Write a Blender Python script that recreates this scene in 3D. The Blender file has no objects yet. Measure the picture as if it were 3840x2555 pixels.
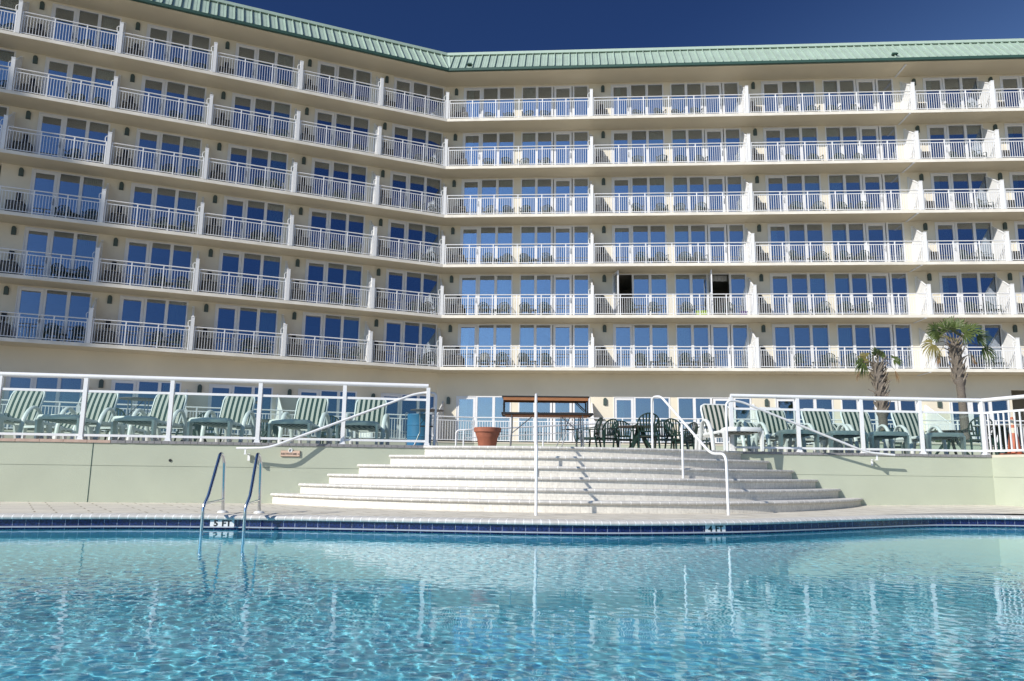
import bpy, math, random
import numpy as np
from mathutils import Vector, Matrix
random.seed(7)
R_ = math.radians
sc = bpy.context.scene
COL = sc.collection

# ------------------------------------------------------------------ camera
PITCH, ROLL, LENS = 0.16804, 0.01297, 27.006
c_, s_ = math.cos(PITCH), math.sin(PITCH)
U0 = Vector((0, -s_, c_)); F0 = Vector((0, c_, s_)); E0 = Vector((1, 0, 0))
RIGHT = math.cos(ROLL) * E0 + math.sin(ROLL) * U0
UPV = -math.sin(ROLL) * E0 + math.cos(ROLL) * U0
cam = bpy.data.cameras.new("camera"); cam.lens = LENS; cam.sensor_width = 36
cam.clip_start = 0.05; cam.clip_end = 2000
cam_o = bpy.data.objects.new("camera", cam); COL.objects.link(cam_o)
m = Matrix((RIGHT, UPV, -F0)).transposed().to_4x4(); m.translation = (0, 0, 0.6)
cam_o.matrix_world = m
sc.camera = cam_o

# ------------------------------------------------------------------ light
SUN_EL, SUN_AZ = R_(32), math.atan2(0.755, 0.656)      # sun stands behind the camera, to the left
SDIR = Vector((-math.sin(SUN_AZ) * math.cos(SUN_EL), -math.cos(SUN_AZ) * math.cos(SUN_EL), math.sin(SUN_EL)))
w = bpy.data.worlds.new("World"); sc.world = w; w.use_nodes = True
nt = w.node_tree; bg = nt.nodes["Background"]
sky = nt.nodes.new("ShaderNodeTexSky"); sky.sky_type = 'NISHITA'; sky.sun_disc = False
sky.sun_elevation = SUN_EL; sky.sun_rotation = math.atan2(SDIR.x, SDIR.y)
sky.air_density = 1.0; sky.dust_density = 0.0; sky.ozone_density = 4.0; sky.altitude = 300
# the deep blue of a polarised sky: darkest at a right angle to the sun
gtc = nt.nodes.new("ShaderNodeTexCoord"); dp = nt.nodes.new("ShaderNodeVectorMath"); dp.operation = 'DOT_PRODUCT'
nrm = nt.nodes.new("ShaderNodeVectorMath"); nrm.operation = 'NORMALIZE'; nt.links.new(gtc.outputs["Generated"], nrm.inputs[0])
nt.links.new(nrm.outputs[0], dp.inputs[0]); dp.inputs[1].default_value = SDIR
sq = nt.nodes.new("ShaderNodeMapRange"); sq.interpolation_type = 'SMOOTHSTEP'
ab = nt.nodes.new("ShaderNodeMath"); ab.operation = 'ABSOLUTE'; nt.links.new(dp.outputs["Value"], ab.inputs[0])
nt.links.new(ab.outputs[0], sq.inputs[0]); sq.inputs[1].default_value = .28; sq.inputs[2].default_value = 1.0; sq.inputs[3].default_value = 1; sq.inputs[4].default_value = 0
pm = nt.nodes.new("ShaderNodeMixRGB"); pm.blend_type = 'MULTIPLY'; pm.inputs[2].default_value = (.12, .17, .285, 1)
nt.links.new(sq.outputs[0], pm.inputs[0]); nt.links.new(sky.outputs[0], pm.inputs[1])
nt.links.new(pm.outputs[0], bg.inputs[0]); bg.inputs[1].default_value = 0.15
sun = bpy.data.lights.new("sun", 'SUN'); sun.energy = 4.0; sun.angle = R_(0.5); sun.color = (1, .95, .87)
sun_o = bpy.data.objects.new("sun", sun); COL.objects.link(sun_o)
sun_o.rotation_euler = SDIR.to_track_quat('Z', 'Y').to_euler()
sc.view_settings.view_transform = 'Standard'; sc.view_settings.look = 'None'
sc.view_settings.exposure = 0.30; sc.view_settings.gamma = 1.0
sc.cycles.max_bounces = 8; sc.cycles.diffuse_bounces = 4; sc.cycles.glossy_bounces = 4
sc.cycles.transmission_bounces = 6; sc.cycles.transparent_max_bounces = 16
sc.cycles.caustics_reflective = False; sc.cycles.caustics_refractive = True
sc.cycles.sample_clamp_indirect = 6.0

# ------------------------------------------------------------------ materials
MATS = {}
def lin(c):
    return tuple(x / 12.92 if x <= .04045 else ((x + .055) / 1.055) ** 2.4 for x in c)
def mat(name, col, rough=.6, metal=0., spec=.5, noise=0., nscale=4., bump=0., bscale=40., coords='Object', streak=None):
    mt = bpy.data.materials.new(name); mt.use_nodes = True
    n = mt.node_tree; b = n.nodes["Principled BSDF"]
    b.inputs["Base Color"].default_value = (*col, 1); b.inputs["Roughness"].default_value = rough
    b.inputs["Metallic"].default_value = metal; b.inputs["Specular IOR Level"].default_value = spec
    if noise or bump:
        tc = n.nodes.new("ShaderNodeTexCoord")
        mp = n.nodes.new("ShaderNodeMapping"); n.links.new(tc.outputs[coords], mp.inputs[0])
        if streak: mp.inputs["Scale"].default_value = streak
    if noise:
        nz = n.nodes.new("ShaderNodeTexNoise"); nz.inputs["Scale"].default_value = nscale; nz.inputs["Detail"].default_value = 6
        n.links.new(mp.outputs[0], nz.inputs["Vector"])
        mr = n.nodes.new("ShaderNodeMapRange"); mr.inputs[1].default_value = .3; mr.inputs[2].default_value = .7
        mr.inputs[3].default_value = 1 - noise; mr.inputs[4].default_value = 1 + noise * .5
        n.links.new(nz.outputs[0], mr.inputs[0])
        mx = n.nodes.new("ShaderNodeVectorMath"); mx.operation = 'SCALE'
        mx.inputs[0].default_value = col; n.links.new(mr.outputs[0], mx.inputs["Scale"])
        n.links.new(mx.outputs[0], b.inputs["Base Color"])
    if bump:
        n2 = n.nodes.new("ShaderNodeTexNoise"); n2.inputs["Scale"].default_value = bscale; n2.inputs["Detail"].default_value = 3
        n.links.new(tc.outputs[coords], n2.inputs["Vector"])
        bm = n.nodes.new("ShaderNodeBump"); bm.inputs["Strength"].default_value = bump; bm.inputs["Distance"].default_value = .01
        n.links.new(n2.outputs[0], bm.inputs["Height"]); n.links.new(bm.outputs[0], b.inputs["Normal"])
    MATS[name] = mt; return mt

WALL = mat("cream stucco", (.76, .695, .56), .9, noise=.07, nscale=.6, bump=.25, bscale=60)
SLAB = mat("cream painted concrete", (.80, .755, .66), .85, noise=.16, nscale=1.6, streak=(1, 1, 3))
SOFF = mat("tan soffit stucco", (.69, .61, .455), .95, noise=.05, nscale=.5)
WHITE = mat("white painted aluminium", (.80, .80, .80), .38, noise=.03, nscale=8)
FRAME = mat("white window frame", (.76, .76, .77), .45, noise=.03, nscale=5)
DIVM = mat("white vinyl board", (.80, .80, .79), .5, noise=.03, nscale=6)
ROOF = mat("seafoam metal roof", (.37, .465, .39), .45, noise=.10, nscale=1.5)
ROOFT = mat("seafoam roof trim", (.44, .55, .465), .45, noise=.05, nscale=2)
GUTT = mat("dark green gutter", (.035, .085, .065), .5, noise=.1, nscale=3)
LAMPM = mat("green bronze lamp", (.065, .095, .085), .45, noise=.15, nscale=20)
GREENW = mat("pale green stucco wall", (.455, .485, .38), .9, noise=.06, nscale=1.3, bump=.3, bscale=90)
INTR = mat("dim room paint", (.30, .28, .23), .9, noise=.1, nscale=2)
ACM = mat("dark grey unit cabinet", (.035, .034, .034), .55, noise=.15, nscale=6)
ACT = mat("tan unit cabinet", (.16, .15, .13), .6, noise=.1, nscale=6)
BLK = mat("black plastic", (.012, .012, .013), .45, noise=.1, nscale=12)
RESIN = mat("dark green resin", (.012, .036, .027), .38, noise=.2, nscale=6)
CHAISE = mat("white moulded plastic", (.72, .74, .72), .4, noise=.05, nscale=6)
CHROME = mat("polished stainless steel", (.62, .64, .66), .16, 1., noise=.05, nscale=10)
GALV = mat("grey steel tube", (.33, .34, .35), .35, .7, noise=.1, nscale=14)
WOOD = mat("plywood edge", (.36, .145, .055), .6, noise=.2, nscale=9, streak=(1, 8, 8))
TBLK = mat("black folding frame", (.014, .014, .014), .5, noise=.1, nscale=10)
TTOP = mat("grey brown laminate", (.13, .105, .095), .5, noise=.15, nscale=5)
TERRA = mat("terracotta clay", (.38, .13, .075), .75, noise=.18, nscale=9, bump=.2, bscale=70)
BLUE = mat("blue drum plastic", (.035, .17, .33), .45, noise=.12, nscale=5)
STEPM = mat("cast stone nosing", (.68, .66, .62), .75, noise=.1, nscale=7, bump=.25, bscale=70)
TRUNK = mat("palm bark", (.165, .14, .115), .95, noise=.45, nscale=14, streak=(1, 1, 5), bump=.8, bscale=30)
BOOT = mat("palm boots", (.24, .205, .165), .9, noise=.5, nscale=10, streak=(2, 2, 1))
FROND = mat("green palm blade", (.085, .12, .028), .5, noise=.45, nscale=4)
FROND2 = mat("drying palm blade", (.22, .19, .06), .6, noise=.35, nscale=5)
DEADF = mat("dead palm blade", (.34, .215, .11), .8, noise=.45, nscale=6)
BUSHM = mat("shrub leaf", (.07, .125, .035), .6, noise=.4, nscale=7)
SAND = mat("sand ground", (.5, .45, .35), .95, noise=.15, nscale=.2)
TERR = mat("terrace paver", (.50, .465, .40), .85, noise=.12, nscale=3)
ORANGE = mat("orange cone rubber", (.46, .13, .065), .6, noise=.15, nscale=8)
CREAM = mat("cream cap paint", (.62, .57, .46), .8, noise=.06, nscale=3)
PINKP = mat("pink brick paver", (.50, .36, .29), .85, noise=.12, nscale=9)
GREYP = mat("grey brick paver", (.24, .235, .24), .85, noise=.15, nscale=9)
SIGNM = mat("peach sign board", (.70, .50, .38), .6, noise=.04, nscale=10)
SIGNT = mat("dark sign lettering", (.06, .05, .05), .6, noise=.05, nscale=10)
TILEW = mat("white glazed tile", (.78, .79, .79), .25, noise=.03, nscale=10)
CONDUIT = mat("grey strip", (.74, .75, .78), .6, noise=.05, nscale=5)
LIME = mat("lime plastic bin", (.42, .58, .05), .5, noise=.05, nscale=5)
PURPLE = mat("purple plastic bin", (.10, .04, .22), .5, noise=.05, nscale=5)
REDL = mat("red decal", (.5, .05, .06), .5, noise=.05, nscale=5)

def node_mat(name):
    mt = bpy.data.materials.new(name); mt.use_nodes = True
    n = mt.node_tree; return mt, n, n.nodes, n.links, n.nodes["Principled BSDF"]

def mk_glass(name, tint, gl, fac, tr):
    """tinted reflective glazing: part mirror, part see-through"""
    mt, n, N, Lk, b = node_mat(name); N.remove(b)
    g = N.new("ShaderNodeBsdfGlossy"); g.inputs["Roughness"].default_value = .0; g.inputs[0].default_value = (*gl, 1)
    t = N.new("ShaderNodeBsdfTransparent"); t.inputs[0].default_value = (*tr, 1)
    nz = N.new("ShaderNodeTexNoise"); nz.inputs["Scale"].default_value = .9; nz.inputs["Detail"].default_value = 1
    tc = N.new("ShaderNodeTexCoord"); Lk.new(tc.outputs["Object"], nz.inputs["Vector"])
    bp = N.new("ShaderNodeBump"); bp.inputs["Strength"].default_value = .12; bp.inputs["Distance"].default_value = .03
    Lk.new(nz.outputs[0], bp.inputs["Height"]); Lk.new(bp.outputs[0], g.inputs["Normal"])
    fr = N.new("ShaderNodeFresnel"); fr.inputs[0].default_value = 1.5
    ad = N.new("ShaderNodeMath"); ad.operation = 'MULTIPLY_ADD'; ad.inputs[1].default_value = .8; ad.inputs[2].default_value = fac
    ad.use_clamp = True; Lk.new(fr.outputs[0], ad.inputs[0])
    mx = N.new("ShaderNodeMixShader"); Lk.new(ad.outputs[0], mx.inputs[0]); Lk.new(t.outputs[0], mx.inputs[1]); Lk.new(g.outputs[0], mx.inputs[2])
    Lk.new(mx.outputs[0], N["Material Output"].inputs[0]); return mt
GLASS = mk_glass("tinted window glass", None, (.70, .76, .90), .38, (.80, .89, .88))
RGLASS = mk_glass("green railing glass", None, (.8, .95, .95), .0, (.875, .945, .925))

def mk_curtain():
    mt, n, N, Lk, b = node_mat("sheer teal curtain")
    b.inputs["Base Color"].default_value = (.52, .70, .66, 1); b.inputs["Roughness"].default_value = .9
    nz = N.new("ShaderNodeTexNoise"); nz.inputs["Scale"].default_value = 3
    cr = N.new("ShaderNodeMixRGB"); cr.inputs[1].default_value = (.50, .70, .66, 1); cr.inputs[2].default_value = (.72, .86, .80, 1)
    Lk.new(nz.outputs[0], cr.inputs[0]); Lk.new(cr.outputs[0], b.inputs["Base Color"]); return mt
CURT = mk_curtain()

def mk_stripe():
    mt, n, N, Lk, b = node_mat("green and cream striped fabric")
    tc = N.new("ShaderNodeTexCoord"); sp = N.new("ShaderNodeSeparateXYZ"); Lk.new(tc.outputs["Object"], sp.inputs[0])
    d = N.new("ShaderNodeMath"); d.operation = 'MULTIPLY_ADD'; d.inputs[1].default_value = 1 / .098; d.inputs[2].default_value = 10.25
    Lk.new(sp.outputs[0], d.inputs[0])
    f = N.new("ShaderNodeMath"); f.operation = 'FRACT'; Lk.new(d.outputs[0], f.inputs[0])
    g = N.new("ShaderNodeMath"); g.operation = 'GREATER_THAN'; g.inputs[1].default_value = .5; Lk.new(f.outputs[0], g.inputs[0])
    nz = N.new("ShaderNodeTexNoise"); nz.inputs["Scale"].default_value = 60; Lk.new(tc.outputs["Object"], nz.inputs["Vector"])
    mx = N.new("ShaderNodeMixRGB"); mx.inputs[1].default_value = (.014, .045, .035, 1); mx.inputs[2].default_value = (.55, .54, .47, 1)
    Lk.new(g.outputs[0], mx.inputs[0])
    m2 = N.new("ShaderNodeMixRGB"); m2.blend_type = 'MULTIPLY'; m2.inputs[0].default_value = .25
    Lk.new(mx.outputs[0], m2.inputs[1]); Lk.new(nz.outputs[0], m2.inputs[2]); Lk.new(m2.outputs[0], b.inputs["Base Color"])
    b.inputs["Roughness"].default_value = .9; return mt
STRIPE = mk_stripe()

def mk_uvtile(name, base, grout, su, sv, gw=.03, var=.12, rough=.5, nscale=30, c2=None, rowoff=0., nvar=.15, bump=.4):
    """tiles laid along the UV run (metres), with per-tile tone and grout lines"""
    mt, n, N, Lk, b = node_mat(name)
    uv = N.new("ShaderNodeUVMap"); br = N.new("ShaderNodeTexBrick"); Lk.new(uv.outputs[0], br.inputs["Vector"])
    br.offset = rowoff; br.squash = 1
    br.inputs["Scale"].default_value = 1; br.inputs["Brick Width"].default_value = su; br.inputs["Row Height"].default_value = sv
    br.inputs["Mortar Size"].default_value = gw; br.inputs["Mortar Smooth"].default_value = .2; br.inputs["Bias"].default_value = 0
    c2 = c2 or tuple(x * (1 - var) for x in base)
    br.inputs["Color1"].default_value = (*base, 1); br.inputs["Color2"].default_value = (*c2, 1); br.inputs["Mortar"].default_value = (*grout, 1)
    nz = N.new("ShaderNodeTexNoise"); nz.inputs["Scale"].default_value = nscale; nz.inputs["Detail"].default_value = 5
    tc = N.new("ShaderNodeTexCoord"); Lk.new(tc.outputs["Object"], nz.inputs["Vector"])
    mr = N.new("ShaderNodeMapRange"); mr.inputs[1].default_value = .3; mr.inputs[2].default_value = .7; mr.inputs[3].default_value = 1 - nvar; mr.inputs[4].default_value = 1 + nvar * .6
    Lk.new(nz.outputs[0], mr.inputs[0])
    sc_ = N.new("ShaderNodeVectorMath"); sc_.operation = 'SCALE'; Lk.new(br.outputs[0], sc_.inputs[0]); Lk.new(mr.outputs[0], sc_.inputs["Scale"])
    Lk.new(sc_.outputs[0], b.inputs["Base Color"]); b.inputs["Roughness"].default_value = rough
    bp = N.new("ShaderNodeBump"); bp.invert = True; bp.inputs["Strength"].default_value = bump; bp.inputs["Distance"].default_value = .004
    Lk.new(br.outputs["Fac"], bp.inputs["Height"]); Lk.new(bp.outputs[0], b.inputs["Normal"]); return mt
COPM = mk_uvtile("coping stone", (.64, .62, .58), (.86, .85, .82), .107, 9, .007, .1, .7, nscale=12)
NOSM = mk_uvtile("nosing stone", (.66, .635, .59), (.84, .82, .78), .15, 9, .008, .12, .75, nscale=12)
RISM = mk_uvtile("riser tile", (.76, .725, .65), (.60, .56, .49), .13, .115, .003, .07, .75, nscale=25, rowoff=.3, bump=.3)
DECKM = mk_uvtile("deck paver", (.73, .68, .575), (.36, .31, .23), .62, .31, .012, .09, .85, nscale=3, rowoff=.37, bump=.3, nvar=.1)
TILEB = mk_uvtile("blue mottled pool tile", (.017, .032, .125), (.42, .46, .56), .145, 9, .0022, .4, .12, nscale=45, nvar=.75, c2=(.012, .02, .10))

# ------------------------------------------------------------------ mesh builder
class MB:
    def __init__(s): s.v = []; s.f = []; s.uv = None; s.sm = False; s.mi = None; s.cur = 0
    def mark(s, i):
        if s.mi is None: s.mi = [0] * len(s.f)
        s.mi += [s.cur] * (len(s.f) - len(s.mi)); s.cur = i; return s
    def quad(s, *p):
        n = len(s.v); s.v += [tuple(q) for q in p]; s.f.append(tuple(range(n, n + len(p)))); return s
    def box(s, x0, x1, y0, y1, z0, z1, M=None):
        n = len(s.v)
        P = [(x, y, z) for z in (z0, z1) for y in (y0, y1) for x in (x0, x1)]
        if M is not None: P = [tuple(M @ Vector(p)) for p in P]
        s.v += P
        for f in ((0, 2, 3, 1), (4, 5, 7, 6), (0, 1, 5, 4), (2, 6, 7, 3), (0, 4, 6, 2), (1, 3, 7, 5)):
            s.f.append(tuple(n + i for i in f))
        return s
    def tube(s, pts, r, n=8, cap=True, ell=None):
        pts = [Vector(p) for p in pts]; N0 = len(s.v)
        rr = r if isinstance(r, (list, tuple)) else [r] * len(pts)
        up = None
        for i, p in enumerate(pts):
            a = pts[max(i - 1, 0)]; b = pts[min(i + 1, len(pts) - 1)]
            t = (b - a).normalized()
            if up is None:
                up = Vector((0, 0, 1)) if abs(t.z) < .9 else Vector((1, 0, 0))
            x = t.cross(up)
            if x.length < 1e-6: x = t.cross(Vector((0, 1, 0)))
            x.normalize(); y = x.cross(t).normalized(); up = y
            for k in range(n):
                an = 2 * math.pi * (k + .5) / n
                e = ell or (1, 1)
                s.v.append(tuple(p + (x * math.cos(an) * e[0] + y * math.sin(an) * e[1]) * rr[i]))
        for i in range(len(pts) - 1):
            for k in range(n):
                a = N0 + i * n + k; b = N0 + i * n + (k + 1) % n
                s.f.append((a, b, b + n, a + n))
        if cap:
            s.f.append(tuple(N0 + k for k in range(n))[::-1]); e = N0 + (len(pts) - 1) * n
            s.f.append(tuple(e + k for k in range(n)))
        return s
    def cyl(s, x, y, z0, z1, r, n=16): return s.tube([(x, y, z0), (x, y, z1)], r, n)
    def lathe(s, prof, x=0, y=0, n=24):
        N0 = len(s.v)
        for r, z in prof:
            for k in range(n):
                a = 2 * math.pi * k / n; s.v.append((x + r * math.cos(a), y + r * math.sin(a), z))
        for i in range(len(prof) - 1):
            for k in range(n):
                a = N0 + i * n + k; b = N0 + i * n + (k + 1) % n; s.f.append((a, b, b + n, a + n))
        return s
    def prism(s, poly, axis, a, b):
        """extrude a 2-D outline along axis ('x','y','z') from a to b"""
        def P(p, h): return {'x': (h, p[0], p[1]), 'y': (p[0], h, p[1]), 'z': (p[0], p[1], h)}[axis]
        n = len(s.v); k = len(poly)
        s.v += [P(p, a) for p in poly] + [P(p, b) for p in poly]
        s.f.append(tuple(n + i for i in range(k))[::-1]); s.f.append(tuple(n + k + i for i in range(k)))
        for i in range(k): s.f.append((n + i, n + (i + 1) % k, n + k + (i + 1) % k, n + k + i))
        return s
    def strip(s, A, B, u=None, v=(0, 1)):
        """ribbon between two polylines with UV run"""
        if s.uv is None: s.uv = []
        n = len(s.v); s.v += [tuple(p) for p in A] + [tuple(p) for p in B]; k = len(A)
        for i in range(k - 1):
            s.f.append((n + i, n + i + 1, n + k + i + 1, n + k + i))
            s.uv += [(u[i], v[0]), (u[i + 1], v[0]), (u[i + 1], v[1]), (u[i], v[1])]
        return s
    def mesh(s, name, mats, smooth=None):
        me = bpy.data.meshes.new(name); me.from_pydata(s.v, [], s.f)
        if s.uv is not None and len(s.uv) == len(me.loops):
            ul = me.uv_layers.new(name="UVMap"); ul.data.foreach_set("uv", [c for p in s.uv for c in p])
        for mt in (mats if isinstance(mats, (list, tuple)) else [mats]): me.materials.append(mt)
        if s.mi is not None:
            s.mi += [s.cur] * (len(s.f) - len(s.mi)); me.polygons.foreach_set("material_index", s.mi)
        if smooth is not None:
            me.polygons.foreach_set("use_smooth", [True] * len(me.polygons))
            me.set_sharp_from_angle(angle=R_(smooth))
        me.update(); return me
    def build(s, name, mats, parent=None, loc=(0, 0, 0), rz=0., smooth=None):
        return obj(name, s.mesh(name, mats, smooth), parent, loc, rz)

def obj(name, me, parent=None, loc=(0, 0, 0), rz=0.):
    o = bpy.data.objects.new(name, me); COL.objects.link(o)
    if parent: o.parent = parent
    o.location = loc; o.rotation_euler = (0, 0, rz); return o
def tag(o, label=None, cat=None, group=None, kind=None):
    if label: o['label'] = label
    if cat: o['category'] = cat
    if group: o['group'] = group
    if kind: o['kind'] = kind
    return o
def thing(name, label, cat, loc=(0, 0, 0), rz=0., group=None):
    o = bpy.data.objects.new(name, None); COL.objects.link(o); o.empty_display_size = .2
    o.location = loc; o.rotation_euler = (0, 0, rz); return tag(o, label, cat, group)
def struct(name, mb, m, **k): return tag(mb.build(name, m, **k), kind='structure')
def copy_tree(o, parent=None):
    c = o.copy(); COL.objects.link(c); c.parent = parent
    for ch in KIDS.get(o.name, ()): copy_tree(ch, c)
    return c
KIDS = {}
def register(root):
    """remember the children of a prototype once (scanning the whole scene for each copy is slow)"""
    for o in list(COL.objects):
        if o.parent is not None: KIDS.setdefault(o.parent.name, [])
    for k in list(KIDS): KIDS[k] = [o for o in COL.objects if o.parent is not None and o.parent.name == k]
    return root
def place(proto, loc, rz, label, group, used=set()):
    if proto.name in used: o = copy_tree(proto)
    else: used.add(proto.name); o = proto
    o.location = loc; o.rotation_euler = (0, 0, rz); o['label'] = label; o['group'] = group
    return o

def text_mesh(txt, size, mt, depth=.002, bold=.0):
    cu = bpy.data.curves.new("lettering", 'FONT'); cu.body = txt; cu.size = size; cu.extrude = depth; cu.offset = bold
    cu.align_x = 'CENTER'; cu.align_y = 'CENTER'; cu.resolution_u = 3
    o = bpy.data.objects.new("lettering", cu); COL.objects.link(o)
    dg = bpy.context.evaluated_depsgraph_get(); me = bpy.data.meshes.new_from_object(o.evaluated_get(dg))
    bpy.data.objects.remove(o); me.materials.clear(); me.materials.append(mt); return me

# ------------------------------------------------------------------ geometry of the hotel
ZC = 0.6
X0, Y0 = -3.656, 38.868
A, B = 0.40622, -0.07057
TP = [0, 3.611, 7.722, 11.783, 15.856, 19.854, 23.9]
TQ = [0, 7.751, 15.916, 24.406, 28.382, 32.4]
ZF = [1.95] + [5.181 + ZC + 2.7 * i for i in range(6)]      # ground floor, floors one to six
DEP = 1.36; CT = math.tan((A - B) / 2); THK = .155
def wp(wing, u, off, z=0.):
    """wing point: u runs to the right seen from the pool, off goes back into the building"""
    a = A if wing == 'P' else B
    return Vector((X0 + u * math.cos(a) - off * math.sin(a), Y0 + u * math.sin(a) + off * math.cos(a), z))
ORD = ['ground', 'first', 'second', 'third', 'fourth', 'fifth', 'sixth']
hotel = thing('hotel_building', 'long cream six storey hotel with white balconies and seafoam metal roof behind the pool', 'hotel', (X0, Y0, ZF[0]))
HB = Vector((X0, Y0, ZF[0]))
def hpart(mb, name, mats, **k):
    mb.v = [tuple(Vector(p) - HB) for p in mb.v]; return mb.build(name, mats, hotel, **k)
def corner(off): return -off * CT     # distance by which the inner corner shifts along each wing
UL, UR = -25.5, 36.0
def outline(off):                     # polyline left end - corner - right end at an offset
    a = wp('P', UL, off); b = wp('Q', corner(off) * 1.0, off); c = wp('Q', UR, off); return [a, b, c]
def band(mb, o0, o1, z0, z1):
    p = outline(o0); q = outline(o1)
    for i in range(2):
        a, b, c, d = p[i], p[i + 1], q[i + 1], q[i]
        for zz in (z0, z1): mb.quad(*[(v.x, v.y, zz) for v in (a, b, c, d)])
        mb.quad((a.x, a.y, z0), (b.x, b.y, z0), (b.x, b.y, z1), (a.x, a.y, z1))
        mb.quad((d.x, d.y, z0), (c.x, c.y, z0), (c.x, c.y, z1), (d.x, d.y, z1))
# balcony slabs, one per floor, running back through the building
for i in range(1, 7):
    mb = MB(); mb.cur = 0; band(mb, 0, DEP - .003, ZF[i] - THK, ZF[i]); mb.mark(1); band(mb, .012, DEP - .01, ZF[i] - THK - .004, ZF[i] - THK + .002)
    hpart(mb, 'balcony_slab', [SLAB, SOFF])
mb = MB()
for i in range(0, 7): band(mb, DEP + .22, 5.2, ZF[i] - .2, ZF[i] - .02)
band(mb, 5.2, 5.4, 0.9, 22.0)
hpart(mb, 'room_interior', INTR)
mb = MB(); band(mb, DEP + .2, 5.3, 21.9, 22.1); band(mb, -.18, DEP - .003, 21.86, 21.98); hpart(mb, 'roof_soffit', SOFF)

# walls with openings
unitsP = [(-TP[k + 1] + .95, 'A', k) for k in range(6)]
unitsQ = [(.685, 'A', 0), (3.94, 'B', 0)]
for k in (1, 2): unitsQ += [(TQ[k] + 1.115, 'A', k), (TQ[k] + 4.37, 'B', k)]
unitsQ += [(TQ[3] + 1.16, 'A', 3), (TQ[4] + 1.16, 'A', 4)]
WU = {'A': 2.88, 'B': 3.72}; HU = 2.48
def seg_wall(mb, wing, u0, u1, z0, z1, o0=DEP, o1=DEP + .2):
    P = [wp(wing, u, o, z) for z in (z0, z1) for o in (o0, o1) for u in (u0, u1)]
    n = len(mb.v); mb.v += [tuple(p) for p in P]
    for f in ((0, 2, 3, 1), (4, 5, 7, 6), (0, 1, 5, 4), (2, 6, 7, 3), (0, 4, 6, 2), (1, 3, 7, 5)): mb.f.append(tuple(n + i for i in f))
for wing, units, ue in (('P', unitsP, (UL, -corner(DEP))), ('Q', unitsQ, (corner(DEP), UR))):
    mb = MB()
    for fl in range(7):
        z0 = ZF[fl]; z1 = (ZF[fl + 1] - THK if fl < 6 else 21.86)
        if fl == 0: z0 = .95
        us = sorted((u, u + WU[t]) for u, t, k in units); cur = ue[0]; end = ue[1]
        if wing == 'Q' and fl == 0: us = [x for x in us if x[0] < 28]; end = 28.6
        for a, b in us:
            seg_wall(mb, wing, cur, a, z0, z1)
            seg_wall(mb, wing, a, b, ZF[fl] + HU, z1)
            if fl == 0: seg_wall(mb, wing, a, b, z0, ZF[0])
            cur = b
        seg_wall(mb, wing, cur, end, z0, z1)
        if wing == 'Q' and fl == 0:
            seg_wall(mb, wing, 28.6, 36, 4.9, z1)
    hpart(mb, 'wall', WALL)

# doors and windows: one frame + door per unit, panes as sub-parts
def fr(mb, x0, x1, z0, z1, ws, y0=-.02, y1=.09, wt=None, wb=None):
    """rectangular frame ring"""
    wt = wt or ws; wb = wb or ws
    mb.box(x0, x0 + ws, y0, y1, z0, z1); mb.box(x1 - ws, x1, y0, y1, z0, z1)
    mb.box(x0 + ws, x1 - ws, y0, y1, z1 - wt, z1); mb.box(x0 + ws, x1 - ws, y0, y1, z0, z0 + wb)
def pane_me(x0, x1, z0, z1):
    return MB().box(x0, x1, .03, .042, z0, z1).mesh('pane', GLASS)
def winA():
    m_ = MB(); m_.box(0, .035, -.03, .1, 0, HU); m_.box(.035, 1.02, -.03, .1, HU - .035, HU)
    m_.box(1.02, 1.12, -.02, .1, 0, HU); m_.box(1.90, 2.04, -.02, .1, 0, HU); m_.box(2.81, 2.88, -.02, .1, 0, HU)
    for a, b in ((1.12, 1.90), (2.04, 2.81)): m_.box(a, b, -.02, .1, HU - .055, HU); m_.box(a, b, -.02, .1, 0, .09)
    return m_.mesh('window', FRAME), [pane_me(1.12, 1.90, .09, HU - .055), pane_me(2.04, 2.81, .09, HU - .055)]
def winB():
    m_ = MB(); m_.box(0, .06, -.02, .1, 0, HU); m_.box(.78, .92, -.02, .1, 0, HU); m_.box(1.65, 1.76, -.02, .1, 0, HU)
    m_.box(2.82, 2.92, -.02, .1, 0, HU); m_.box(3.64, 3.72, -.02, .1, 0, HU); m_.box(1.76, 2.82, -.03, .1, HU - .035, HU)
    for a, b in ((.06, .78), (.92, 1.65), (2.92, 3.64)): m_.box(a, b, -.02, .1, HU - .055, HU); m_.box(a, b, -.02, .1, 0, .09)
    return m_.mesh('window', FRAME), [pane_me(.06, .78, .09, HU - .055), pane_me(.92, 1.65, .09, HU - .055), pane_me(2.92, 3.64, .09, HU - .055)]
def door_me():
    m_ = MB(); fr(m_, 0, .975, .015, HU - .04, .12, .0, .06, .12, .2)
    h = MB(); h.box(.895, .925, -.035, 0, .92, 1.22); h.tube([(.91, -.03, 1.02), (.91, -.07, 1.02), (.80, -.07, 1.02)], .011, 6)
    return m_.mesh('door', FRAME), pane_me(.12, .855, .215, HU - .16), h.mesh('door_handle', GALV)
WA, WB_, DM = winA(), winB(), door_me()
def curtain_me(x0, x1, nw=9):
    m_ = MB(); k = int((x1 - x0) / .02); n0 = 0
    for i in range(k + 1):
        x = x0 + (x1 - x0) * i / k; y = .22 + .03 * math.sin(2 * math.pi * nw * i / k) + .012 * math.sin(17 * x)
        m_.v += [(x, y, .03), (x, y * 1.02, HU - .04)]
    for i in range(k): m_.f.append((2 * i, 2 * i + 2, 2 * i + 3, 2 * i + 1))
    return m_.mesh('curtain', CURT, 60)
CUR = {'A': [curtain_me(.12, .80), curtain_me(.25, .55, 5), curtain_me(2.1, 2.8)], 'B': [curtain_me(.1, .75), curtain_me(.15, .72, 7), curtain_me(2.95, 3.6)]}
rg = random.Random(3)
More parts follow.
